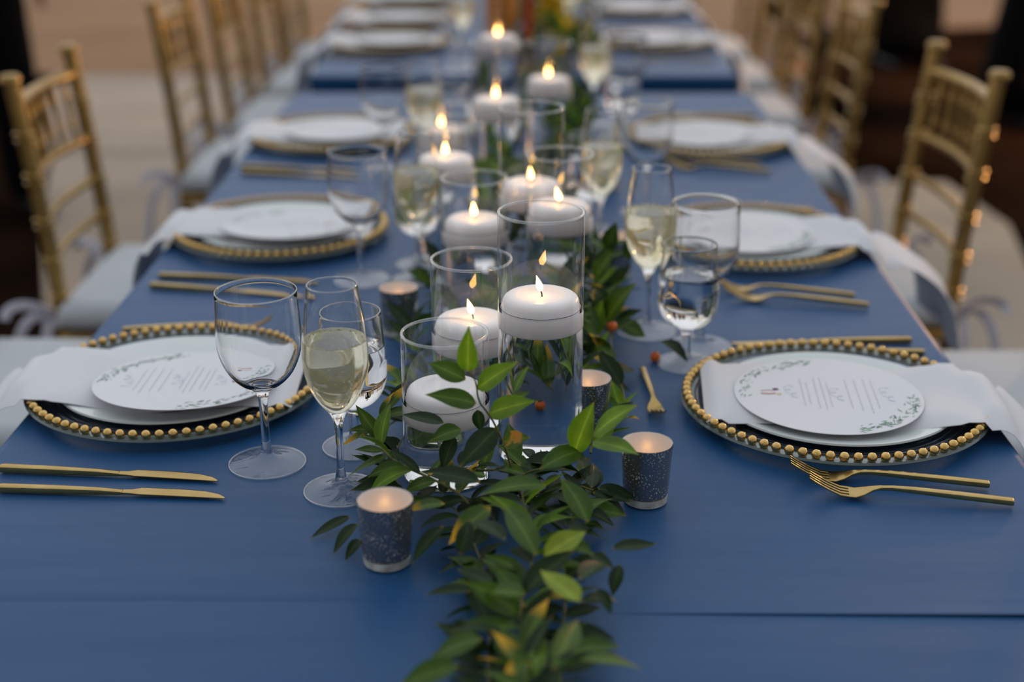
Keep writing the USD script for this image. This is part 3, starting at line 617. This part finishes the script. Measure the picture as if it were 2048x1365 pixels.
def grow(poly, rng, spacing=.013, size=(.032, .052), lift=(-5, 45), vmix=(2, 2, 0, 0, 1, 4), spread=1.0):
    """leaves alternate along a stem; returns (stem points, leaves (base, tip, width, variant, up))."""
    n = max(4, int(sum(np.linalg.norm(np.diff(np.array(poly), axis=0), axis=1)) / spacing)); c = spline(poly, n)
    out = []
    for i in range(1, n):
        d = c[i] - c[i - 1]; d /= np.linalg.norm(d) + 1e-9
        for tries in range(8):
            az = math.atan2(d[1], d[0]) + (1 if (i + tries) % 2 else -1) * math.radians(rng.uniform(25, 95)) * spread
            el = math.radians(rng.uniform(*lift)); L = rng.uniform(*size)
            t = c[i] + L * np.array([math.cos(az) * math.cos(el), math.sin(az) * math.cos(el), math.sin(el)])
            t[2] = max(t[2], .0035)
            if inside(t) or inside((c[i] + t) / 2) or inside(c[i] * .25 + t * .75) or inside(c[i]): continue
            up = np.array([rng.gauss(0, .35), rng.gauss(0, .35), 1.0])
            out.append((c[i], t, L * rng.uniform(.32, .42), rng.choice(vmix), up)); break
    return c, out
def garland(label, stems, fixed, loc, nparts, seed, far=False):
    rng = random.Random(seed)
    t = thing('greenery_garland', label, 'garland', loc)
    allstems, leaves = [], [(np.array(b), np.array(e), w, v, np.array([rng.gauss(0, .15), -.3 + rng.gauss(0, .15), 1.0]), 1) for b, e, w, v in fixed]
    for st, kw in stems:
        c, lv = grow(st, rng, **kw)
        allstems.append(tube(c, np.linspace(.0013, .0007, len(c)), 6)); leaves += lv
    tag(part(t, 'stem', cat_(allstems), M['stem'], True))
    leaves.sort(key=lambda l: l[0][1] - (1 if any(l[0] is f for f in ()) else 0))
    rest = {}
    for k, (b, e, w, v, up, *byhand) in enumerate(leaves):
        big = k < nparts
        P, f, uv = leaf(b, e, w, up, curl=rng.uniform(-.02, .10), fold=rng.uniform(.15, .5), droop=rng.uniform(-.05, .12), cols=5 if b[1] < 1.35 and big else 3, rows=9 if big else 6, twist=rng.uniform(-.8, .8) * (.3 if byhand else 1))
        P[:, 2] = np.maximum(P[:, 2], .0015)
        if big: part(t, 'leaf', (P, f), LEAF[v], True, uv=uv)
        else: rest.setdefault(v, []).append((P, f, uv))
    for v, ms in sorted(rest.items()):
        o, PP, FF, UU = 0, [], [], []
        for P, f, uv in ms: PP.append(P); FF.append(f + o); UU.append(uv); o += len(P)
        tag(part(t, 'foliage', (np.vstack(PP), np.vstack(FF)), LEAF[v], True, uv=np.vstack(UU)), kind='stuff')
    return t
FRONT = [[[.1449,1.7,.0892],[.1477,1.69,.1259],.018,2],[[.1207,1.72,.096],[.13,1.71,.1348],.022,2],[[.103,1.66,.0759],[.1237,1.66,.1112],.022,0],[[.1788,1.59,.022],[.2094,1.556,.008],.02,2],[[.1171,1.5,.02],[.1463,1.5264,.012],.02,2],[[.1111,1.4777,.015],[.1372,1.4705,.006],.014,2],[[.0969,1.5564,.03],[.1118,1.4953,.02],.014,4],[[.0958,1.0683,.03],[.1357,1.0884,.025],.014,2],[[.0669,.9823,.03],[.0993,1.0054,.02],.013,2],[[.0641,.893,.035],[.1091,.9019,.02],.019,0],[[-.0256,.8835,.035],[-.0691,.8843,.02],.021,0],[[-.0094,.9123,.04],[-.0507,.9198,.02],.02,0],[[.0312,1.0216,.05],[.004,1.0789,.07],.022,0],[[.0376,1.0183,.05],[.0724,1.0443,.06],.02,3],[[.0644,.9491,.05],[.0339,.9894,.055],.021,3],[[.0425,.8655,.045],[.0651,.9333,.05],.018,0],[[.0758,1.0978,.04],[.052,1.1398,.06],.023,0],[[-.0492,1.1117,.05],[-.0822,1.1021,.045],.014,4],[[-.0487,1.0797,.045],[-.075,1.0593,.02],.017,2],[[-.0082,1.0862,.06],[-.0433,1.0598,.04],.02,4],[[-.0193,1.1441,.055],[-.0754,1.174,.05],.021,2],[[.0387,1.1297,.06],[-.0182,1.1144,.06],.022,0],[[-.1395,1.1597,.012],[-.1728,1.1341,.004],.012,2],[[-.1301,1.1396,.015],[-.1483,1.1033,.006],.012,2],[[-.1252,1.1153,.012],[-.1358,1.0919,.005],.01,2],[[-.0222,.9965,.03],[-.0602,1.0173,.015],.013,2],[[-.0039,.9914,.04],[-.0341,1.0322,.03],.014,2],[[.0222,.9596,.05],[-.0112,.9752,.045],.019,0],[[-.0243,.9553,.03],[-.0341,.9512,.01],.013,2],[[.004,.9141,.045],[.021,.8846,.03],.02,0],[[.0265,.8641,.05],[.0087,.862,.045],.016,4],[[.0755,1.0408,.04],[.0961,1.0338,.03],.014,2],[[.0775,.9847,.04],[.0916,.9803,.02],.012,2],[[.0506,1.0393,.05],[.0792,1.0319,.045],.016,0],[[.0657,.9915,.045],[.0902,1.0415,.035],.018,2],[[.0054,1.029,.06],[-.0247,1.0633,.06],.018,2],[[-.0322,1.0395,.04],[-.0247,1.0633,.06],.016,2],[[.1001,1.0333,.035],[.0934,1.0153,.015],.012,2],[[.0658,1.1402,.03],[.1046,1.1461,.012],.015,2],[[.0563,1.1118,.03],[.0925,1.1262,.01],.016,2],[[-.039,1.205,.0793],[-.0672,1.195,.0721],.018,0],[[-.0551,1.212,.0822],[-.0948,1.215,.0904],.018,2],[[-.0451,1.205,.0722],[-.0564,1.19,.0439],.016,2],[[-.0234,1.205,.0991],[-.0202,1.2,.0786],.012,2]]  # golden tip beside the front votive: its orange glow put into the leaf colour
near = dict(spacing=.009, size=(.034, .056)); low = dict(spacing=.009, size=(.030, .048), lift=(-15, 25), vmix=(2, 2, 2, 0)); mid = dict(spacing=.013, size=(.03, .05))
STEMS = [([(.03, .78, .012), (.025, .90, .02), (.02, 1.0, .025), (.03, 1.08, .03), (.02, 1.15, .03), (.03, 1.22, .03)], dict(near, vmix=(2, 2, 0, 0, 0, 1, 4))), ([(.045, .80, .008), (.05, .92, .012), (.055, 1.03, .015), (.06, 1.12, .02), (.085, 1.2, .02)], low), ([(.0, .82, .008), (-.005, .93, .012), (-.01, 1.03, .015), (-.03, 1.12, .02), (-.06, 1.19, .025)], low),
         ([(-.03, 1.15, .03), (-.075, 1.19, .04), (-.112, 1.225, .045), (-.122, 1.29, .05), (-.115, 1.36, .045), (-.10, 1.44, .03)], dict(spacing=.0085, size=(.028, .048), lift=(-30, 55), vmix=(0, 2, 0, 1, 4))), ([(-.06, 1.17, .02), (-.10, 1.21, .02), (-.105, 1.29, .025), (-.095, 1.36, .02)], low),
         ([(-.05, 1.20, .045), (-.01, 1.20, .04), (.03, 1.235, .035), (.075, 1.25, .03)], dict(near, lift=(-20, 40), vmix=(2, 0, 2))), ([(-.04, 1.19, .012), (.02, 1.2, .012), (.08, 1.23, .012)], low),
         ([(.085, 1.28, .02), (.098, 1.33, .02), (.125, 1.40, .015), (.122, 1.47, .03), (.118, 1.56, .035), (.12, 1.64, .03)], dict(mid, spacing=.011, vmix=(0, 2, 0, 2, 1, 4))), ([(.05, 1.42, .02), (.09, 1.5, .03), (.105, 1.60, .05), (.11, 1.70, .07), (.12, 1.78, .08)], dict(mid, spacing=.009, lift=(0, 60), vmix=(0, 2, 1, 0))),
         ([(-.09, 1.45, .03), (-.10, 1.52, .03), (-.12, 1.60, .03), (-.095, 1.67, .025)], dict(mid, spacing=.010, vmix=(2, 2, 0))), ([(0, 1.46, .02), (-.01, 1.55, .03), (.01, 1.63, .04), (.03, 1.69, .03)], dict(mid, spacing=.009, vmix=(0, 2, 2, 1))), ([(-.03, 1.50, .02), (-.05, 1.58, .03), (-.06, 1.68, .03), (-.10, 1.76, .03), (-.09, 1.86, .03)], dict(mid, spacing=.010, vmix=(0, 2, 2))),
         ([(.12, 1.60, .02), (.13, 1.68, .03), (.12, 1.78, .03), (.115, 1.88, .03), (.12, 1.98, .03)], dict(mid, spacing=.010, vmix=(2, 2, 0))), ([(-.03, 1.86, .03), (-.02, 1.95, .05), (-.01, 2.08, .05), (0, 2.2, .05), (.02, 2.3, .04)], dict(mid, spacing=.008, lift=(-10, 70), vmix=(0, 2, 1))),
         ([(.06, 1.9, .03), (.05, 2.0, .05), (.06, 2.15, .05), (.05, 2.3, .05), (.07, 2.45, .05)], dict(mid, spacing=.008, lift=(-10, 70), vmix=(0, 2, 2))), ([(-.07, 2.1, .03), (-.075, 2.25, .04), (-.06, 2.42, .03), (-.03, 2.55, .04), (0, 2.7, .04), (.02, 2.95, .04), (.02, 3.25, .03)], dict(mid, spacing=.007, lift=(-10, 70), vmix=(0, 2, 1))),
         ([(-.03, 1.46, .02), (-.01, 1.49, .05), (.02, 1.53, .07), (.06, 1.56, .06), (.09, 1.60, .05)], dict(mid, spacing=.006, lift=(-10, 75), size=(.034, .056), vmix=(2, 2, 0, 0, 1))), ([(.02, 1.47, .02), (.05, 1.50, .04), (.07, 1.55, .06), (.06, 1.63, .07), (.09, 1.68, .07)], dict(mid, spacing=.006, lift=(-10, 75), size=(.034, .056), vmix=(2, 2, 0, 4))), ([(-.06, 1.5, .02), (-.03, 1.56, .06), (-.01, 1.62, .07), (-.02, 1.67, .06)], dict(mid, spacing=.006, lift=(0, 75), size=(.034, .052), vmix=(2, 0, 0, 1))), ([(.09, 1.78, .03), (.08, 1.88, .07), (.06, 1.96, .08), (.04, 2.05, .07), (.0, 2.14, .07)], dict(mid, spacing=.006, lift=(0, 75), size=(.034, .056), vmix=(2, 2, 0))), ([(-.02, 1.9, .03), (-.05, 1.9, .06), (-.03, 2.0, .08), (-.02, 2.12, .08), (-.06, 2.22, .07)], dict(mid, spacing=.007, lift=(0, 75), vmix=(2, 0, 1))),
         ([(.08, 2.35, .05), (.10, 2.5, .08), (.11, 2.65, .08), (.09, 2.85, .07), (.07, 3.05, .06), (.06, 3.26, .04)], dict(spacing=.006, size=(.04, .06), lift=(-10, 80), vmix=(2, 2, 0))), ([(.05, 2.72, .03), (.04, 2.9, .05), (.05, 3.1, .05), (.03, 3.27, .04)], dict(spacing=.007, size=(.04, .06), lift=(-10, 80), vmix=(2, 0, 1)))]
garland('long green leafy garland winding between the vases of the first table', STEMS, FRONT, (0, 0, T), 300, 5)
FARST = [([(x, 3.52, .03), (x + .02, 3.7, .06), (x * .6, 3.9, .07), (x + .01, 4.2, .08), (x, 4.6, .08), (x, 5.1, .06)], dict(spacing=.008, size=(.04, .06), lift=(-10, 85), vmix=(2, 0, 0, 6) if x > 0.05 else (2, 2, 0))) for x in (.08, .11, .14, .0)]
garland('green and yellow foliage runner on the far table', FARST, [], (0, 0, T), 0, 9)
def sprig(label, stem, lv, seed, loc):
    rng = random.Random(seed); t = thing('leafy_sprig', label, 'sprig', loc, 0, None); o = np.array(loc) - np.array([0, 0, T])
    c = spline(np.array(stem) - o, 18)
    part(t, 'stem', tube(c, np.linspace(.0014, .0007, 18), 8), M['stem'], True)
    for b, e, w, v in lv:
        b, e = np.array(b) - o, np.array(e) - o; d = e - b
        toward = np.array([0, -.75, .65]) if 'upright' in label else np.array([.1, -.45, .9])
        P, f, uv = leaf(b, e, w * 1.12, toward, curl=rng.uniform(.02, .07), fold=rng.uniform(.12, .3), droop=rng.uniform(0, .04), cols=5, rows=12, twist=rng.uniform(-.3, .3))
        part(t, 'leaf', (P, f), LEAF[v], True, uv=uv)
UP = ([[.0057,1.195,.0526],[.0003,1.1908,.0723],[-.0055,1.1873,.0885],[-.0126,1.1838,.1044],[-.0205,1.1811,.1169],[-.0225,1.1778,.1314],[-.0301,1.1738,.1495]], [[[-.0301,1.1736,.15],[-.0276,1.1507,.2015],.0165,1],[[-.0326,1.1757,.141],[-.0659,1.1836,.154],.0165,0],[[-.022,1.1778,.1314],[.0145,1.1614,.1641],.0175,1],[[-.0237,1.1813,.1158],[-.0669,1.1592,.1337],.017,0],[[-.0117,1.1838,.1044],[.03,1.1657,.1251],.019,1],[[-.0055,1.188,.0881],[-.0378,1.15,.0674],.021,2],[[.0004,1.185,.075],[.0252,1.17,.0875],.015,5]])
RT = ([[.0206,1.19,.0412],[.039,1.185,.0499],[.0536,1.18,.059],[.0702,1.175,.0705],[.0821,1.17,.0833]], [[[.0662,1.178,.0691],[.0816,1.165,.1242],.022,1],[[.0824,1.17,.0893],[.12,1.15,.1284],.021,1],[[.0821,1.17,.0833],[.1202,1.13,.0914],.019,1],[[.0702,1.175,.0715],[.0338,1.14,.0706],.02,0]])
LO = ([[.0583,1.2124,.02],[.0743,1.1963,.025],[.0836,1.1832,.028]], [[[.0824,1.1883,.028],[.0866,1.2267,.03],.01,2],[[.0883,1.1863,.028],[.1263,1.2009,.012],.014,2],[[.0835,1.181,.027],[.1146,1.1818,.004],.0135,2]])
sprig('upright leafy sprig rising in front of the short vase at centre', [[.02, 1.205, .004], [.012, 1.2, .025]] + UP[0], UP[1], 2, (.02, 1.205, T))
sprig('bright green three-leaf sprig reaching right towards the speckled votive', [[.0, 1.2, .004], [.008, 1.195, .025]] + RT[0], RT[1], 3, (0, 1.2, T))
sprig('small dark sprig low on the cloth left of the right votive', [[.035, 1.225, .004], [.045, 1.22, .012]] + LO[0], LO[1], 4, (.035, 1.225, T))
sprig('green sprig with broad leaves behind the orange berry, right of the tall vase', [[.095, 1.55, .004], [.105, 1.58, .03], [.115, 1.605, .042], [.125, 1.615, .06]], [[[.1151,1.6,.0423],[.1477,1.585,.0977],.026,0],[[.131,1.6149,.035],[.1637,1.6106,.02],.024,0],[[.0998,1.5871,.03],[.1083,1.573,.08],.018,1],[[.118,1.608,.05],[.10,1.60,.09],.02,2]], 6, (.095, 1.55, T))
for k, (x, y, z, lab) in enumerate([(.121, 1.585, .0425, 'orange berry on the leaves right of the tall front vase'), (.173, 1.580, .0062, 'red-orange berry on the cloth beside the water goblet foot'), (.036, 1.462, .0062, 'red berry glimpsed between the two front vases'), (.112, 1.408, .0062, 'small red berry right of the votive by the tall vase')]):
    t = thing('orange_berry', lab, 'berry', (x, y, T + z), 0, 'orange berries among the greenery')
    part(t, 'fruit', trimesh.creation.icosphere(3, .0062 if k < 2 else .0055), M['berry'], True)
    part(t, 'calyx', moved(revolve([(0, .0005), (.0026, -.0006), (.0012, .0012), (0, .0022)], 10), (0, 0, .0055)), M['calyx'], True)
# yellow flowers on the far table
def bloom(seed, r):
    rng = random.Random(seed); ms = []
    for k in range(60):
        th, ph = math.acos(1 - 1.6 * rng.random()), rng.uniform(0, 2 * PI); d = np.array([math.sin(th) * math.cos(ph), math.sin(th) * math.sin(ph), math.cos(th)])
        P, f, uv = leaf(d * r * .3, d * r, r * .75, (d[1], -d[0], .4), .15, .3, .1, 3, 5); ms.append(trimesh.Trimesh(P, f, process=False))
    return cat_(ms)
M['petal'] = vary('yellow_petals', (.62, .36, .006), (.75, .50, .015), 30, .6)
for k, (x, y, z, r) in enumerate([(.045, 3.92, .07, .040), (.075, 3.98, .10, .042), (.045, 4.05, .14, .040), (.10, 3.90, .05, .034)]):
    t = thing('yellow_flower', ['yellow blossom lowest in front of the far table foliage', 'large yellow blossom in the far foliage', 'highest yellow blossom beside the red taper', 'yellow blossom at the right of the far foliage'][k], 'flower', (x, y, T + z), 0, 'yellow blossoms in the far arrangement')
    part(t, 'petals', bloom(k, r), M['petal'], True); part(t, 'stem', tube([(0, 0, -z + .004), (.006, 0, -z * .5), (0, 0, 0)], .002, 6), M['stem'], True)

# ------------------------------------------------------------------ chairs and cushions
def post_profile(h, r, rings):
    z = [(0, 0), (r * .9, 0), (r, .006)]
    for q in rings:
        z += [(r, q - .013), (r * 1.28, q - .0105), (r * 1.28, q - .0055), (r * 1.02, q - .003), (r * 1.02, q + .001), (r * 1.28, q + .0035), (r * 1.28, q + .0085), (r, q + .011)]
    return z + [(r, h - .004), (r * .8, h), (0, h)]
def shear(m, dx, dy, h):
    v = np.array(m.vertices); v[:, 0] += dx * (v[:, 2] / h); v[:, 1] += dy * (v[:, 2] / h); m.vertices = v; return m
def make_chair(label, loc):
    """faces +x; back posts at x = -0.20; seat centre at the origin."""
    t = thing('banquet_chair', label, 'chair', loc, 0, 'gold bamboo-style banquet chairs'); g = M['chair_gold']; n = 14
    rings = [.12, .25, .38, .51, .58, .655, .738, .815]
    for s in (-1, 1):
        v = revolve(post_profile(.912, .0145, rings), n); vv = np.array(v.vertices); zz = vv[:, 2]
        vv[:, 0] += -.20 - .045 * np.clip((zz - .45) / .48, 0, 1) ** 1.3 - .03 * np.clip((.45 - zz) / .45, 0, 1); vv[:, 1] += s * (.168 + .015 * np.clip((.45 - zz) / .45, 0, 1)); v.vertices = vv
        part(t, 'back_post', v, g, 40)
        part(t, 'finial', moved(revolve([(0, 0), (.0135, 0), (.019, .004), (.0195, .012), (.015, .018), (0, .020)], n), (-.245, s * .168, .909)), g, 40)
    for s in (-1, 1):
        part(t, 'front_leg', moved(shear(revolve(post_profile(.44, .0145, [.10, .20, .30, .39]), n), 0, 0, .44), (.185, s * .185, 0)), g, 40)
    bx = lambda z: -.20 - .045 * max(0, (z - .45) / .48) ** 1.3
    for z, r, b in ((.868, .0115, .024), (.738, .0095, .022), (.655, .0085, .018), (.580, .0080, .015)):
        ys = np.linspace(-.165, .165, 15); part(t, 'crest_rail' if z > .8 else 'back_rail', tube([(bx(z) - b * (1 - (y / .165) ** 2), y, z) for y in ys], r, 8), g, True)
    for k in range(6):
        y = -.165 + .33 * (k + 1) / 7; c = 1 - (y / .165) ** 2
        m = revolve([(0, .0), (.0058, 0), (.0060, .030), (.0085, .036), (.0060, .042), (.0060, .085), (.0085, .091), (.0060, .097), (.0058, .128), (0, .128)], 10)
        v = np.array(m.vertices); v[:, 0] += bx(.741) - .022 * c + (bx(.866) - .024 * c - bx(.741) + .022 * c) * v[:, 2] / .128; v[:, 1] += y; v[:, 2] += .740; m.vertices = v
        part(t, 'spindle', m, g, 40)
    seat = rounded_box(.41, .40, .028, .012); part(t, 'seat', moved(seat, (0, 0, .436)), g, 40)
    for s in (-1, 1):
        for z in (.17, .29): part(t, 'stretcher', tube([(-.215, s * .172, z), (.185, s * .185, z)], .008, 8), g, True)
    for z in (.21, .33): part(t, 'stretcher', tube([(.185, -.185, z), (.185, .185, z)], .008, 8), g, True)
    return t
def make_cushion(label, loc):
    t = thing('seat_cushion', label, 'cushion', loc, 0, 'white tied seat cushions')
    m = rounded_box(.415, .41, .052, .025, 16).subdivide().subdivide(); v = np.array(m.vertices)
    d = 1 - np.clip(np.maximum(abs(v[:, 0]) / .2075, abs(v[:, 1]) / .205), 0, 1) ** 3
    v[:, 2] = np.where(v[:, 2] > 0, v[:, 2] + .016 * d, v[:, 2]); v[:, 2] += .004 * (meshkit.fbm(v * 14, 2, 3) - .5) + .027; m.vertices = v
    part(t, 'pad', m, M['cushion'], True)
    for s in (-1, 1):
        for kx, pts in enumerate(([(-.195, s * .150, .02), (-.214, s * .146, .02), (-.226, s * .164, .018), (-.214, s * .186, .016), (-.196, s * .187, .018), (-.18, s * .18, .02)], [(-.222, s * .178, .02), (-.255, s * .20, .055), (-.285, s * .215, .05), (-.29, s * .225, .035)],
                                  [(-.222, s * .180, .02), (-.25, s * .205, .03), (-.275, s * .222, -.02), (-.285, s * .235, -.10), (-.29, s * .24, -.13)], [(-.222, s * .180, .02), (-.225, s * .200, -.01), (-.215, s * .212, -.07), (-.205, s * .215, -.12)])):
            part(t, 'tie', tube(spline(pts, 16), .0095, 8, flat=.10, up=(.2, -.9, .35)), M['ribbon'], True)
    return t
CH = {'L': [(-.715, 2.11), (-.655, 2.67), (-.66, 3.68), (-.66, 4.28), (-.66, 4.86), (-.66, 5.40)], 'R': [(.69, 2.07), (.60, 2.70), (.61, 3.70), (.62, 4.36), (.63, 4.98), (.63, 5.55)]}
CHL = {'L': ['second left place', 'third left place, left edge', 'near end of the far table, left side', 'second left far-table place', 'third left far-table place', 'fourth left far-table place'],
       'R': ['second right place, mostly out of frame', 'third right place, right edge', 'near end of the far table, right side', 'second right far-table place', 'third right far-table place', 'fourth right far-table place']}
for sd in 'LR':
    for (x, y), w in zip(CH[sd], CHL[sd]):
        put('chair', make_chair, f'gold spindle-back banquet chair at the {w}', (x, y, 0), 0 if sd == 'L' else 184 if y == 2.70 else 180)
        put('cushion', make_cushion, f'white tied cushion on the chair, {w}', (x, y, .4505), 0 if sd == 'L' else 184 if y == 2.70 else 180)

# ------------------------------------------------------------------ guests standing beyond, in black
def chain(pts):
    """hulls of spheres between consecutive joints, united"""
    out = []
    for (a, ra), (b, rb) in pts:
        out.append(m3.Manifold.batch_hull([m3.Manifold.sphere(ra, 20).translate(a), m3.Manifold.sphere(rb, 20).translate(b)]))
    m = m3.Manifold.batch_boolean(out, m3.OpType.Add).refine_to_length(.03).to_mesh()
    tm = trimesh.Trimesh(m.vert_properties[:, :3], m.tri_verts)
    trimesh.smoothing.filter_taubin(tm, .5, -.53, 10); return tm
def person(label, loc, rotz, step=.10, gown=0.0):
    """faces -y; feet on the ground."""
    t = thing('person', label, 'person', loc, rotz, 'guests dressed in black')
    seg = []
    j = lambda *a: tuple(map(float, a))
    for s in (-1, 1):
        fy = -step * s
        hip, knee, ank = j(s * .09, 0, .90), j(s * .10, fy * .55 - .02, .48), j(s * .10, fy, .09)
        seg += [((hip, .090), (knee, .060)), ((knee, .058), (ank, .040))]
        sh, el, wr = j(s * .19, .01, 1.42), j(s * .25, .03, 1.13), j(s * .25, -.04, .90)
        seg += [((sh, .055), (el, .042)), ((el, .042), (wr, .030)), ((wr, .028), (j(s * .25, -.05, .80), .034))]
        for q in range(4): seg.append(((j(s * .25, -.05 + (q - 1.5) * .02, .79), .010), (j(s * .245, -.055 + (q - 1.5) * .02, .715 - .008 * (q in (1, 2))), .008)))
        seg.append(((j(s * .245, -.075, .82), .012), (j(s * .235, -.095, .76), .010)))
    seg += [((j(0, 0, .95), .13), (j(0, 0, 1.18), .125)), ((j(-.11, 0, 1.38), .085), (j(.11, 0, 1.38), .085)), ((j(0, 0, 1.15), .125), (j(0, .01, 1.36), .12)), ((j(0, .01, 1.42), .06), (j(0, -.01, 1.56), .055)), ((j(0, -.01, 1.60), .075), (j(0, 0, 1.69), .092)), ((j(0, -.095, 1.635), .012), (j(0, -.082, 1.665), .010)), ((j(-.092, 0, 1.65), .018), (j(-.09, .005, 1.67), .018)), ((j(.092, 0, 1.65), .018), (j(.09, .005, 1.67), .018))]
    part(t, 'body', chain(seg), M['skin'], True)
    tr = []
    for s in (-1, 1):
        fy = -step * s
        tr += [((j(s * .085, 0, .92), .112), (j(s * .105, fy * .55 - .02, .48), .088)), ((j(s * .105, fy * .55 - .02, .48), .088), (j(s * .105, fy + .01, .10), .078))]
    if gown: part(t, 'long_skirt', chain([((j(0, 0, .98), .13), (j(0, 0, .80), .17)), ((j(0, 0, .80), .17), (j(-gown + .12, 0, .17), .13)), ((j(0, 0, .80), .17), (j(gown - .12, 0, .17), .13)), ((j(-gown + .12, 0, .17), .13), (j(gown - .12, 0, .17), .13)), ((j(0, -.12, .17), .13), (j(0, .14, .17), .13))]), M['suit'], True)
    else: part(t, 'trousers', chain(tr + [((j(-.05, 0, .95), .13), (j(.05, 0, .95), .13))]), M['suit'], True)
    jk = [((j(-.06, 0, .86), .145), (j(.06, 0, .86), .145)), ((j(0, 0, .88), .155), (j(0, 0, 1.2), .145)), ((j(0, 0, 1.2), .145), (j(0, 0, 1.36), .14)), ((j(-.13, .01, 1.39), .095), (j(.13, .01, 1.39), .095))]
    for s in (-1, 1): jk += [((j(s * .19, .01, 1.42), .075), (j(s * .25, .03, 1.13), .058)), ((j(s * .25, .03, 1.13), .058), (j(s * .25, -.04, .90), .045))]
    part(t, 'jacket', chain(jk), M['suit'], True)
    for s in (-1, 1):
        fy = -step * s
        part(t, 'shoe', chain([((j(s * .10, fy + .04, .042), .040), (j(s * .105, fy - .10, .036), .036)), ((j(s * .105, fy - .10, .036), .036), (j(s * .11, fy - .19, .026), .024))]), M['shoe'], True)
    part(t, 'hair', chain([((j(0, .015, 1.70), .095), (j(0, .02, 1.71), .097)), ((j(0, .05, 1.62), .06), (j(0, .03, 1.70), .09))]), M['hair'], True)
    return t
person('standing guest in black, behind the gold chair at the left edge', (-1.93, 4.95, 0), 40, .10)
person('standing guest in long black, seen beyond the upper left of the large right chair', (2.07, 8.0, 0), 15, .04, .22)
person('standing guest in long black clothing at the upper right corner', (2.32, 6.5, 0), 20, .04, .30)
person('standing guest in black, glimpsed between the second and third right chairs', (1.72, 9.3, 0), 20, .06)
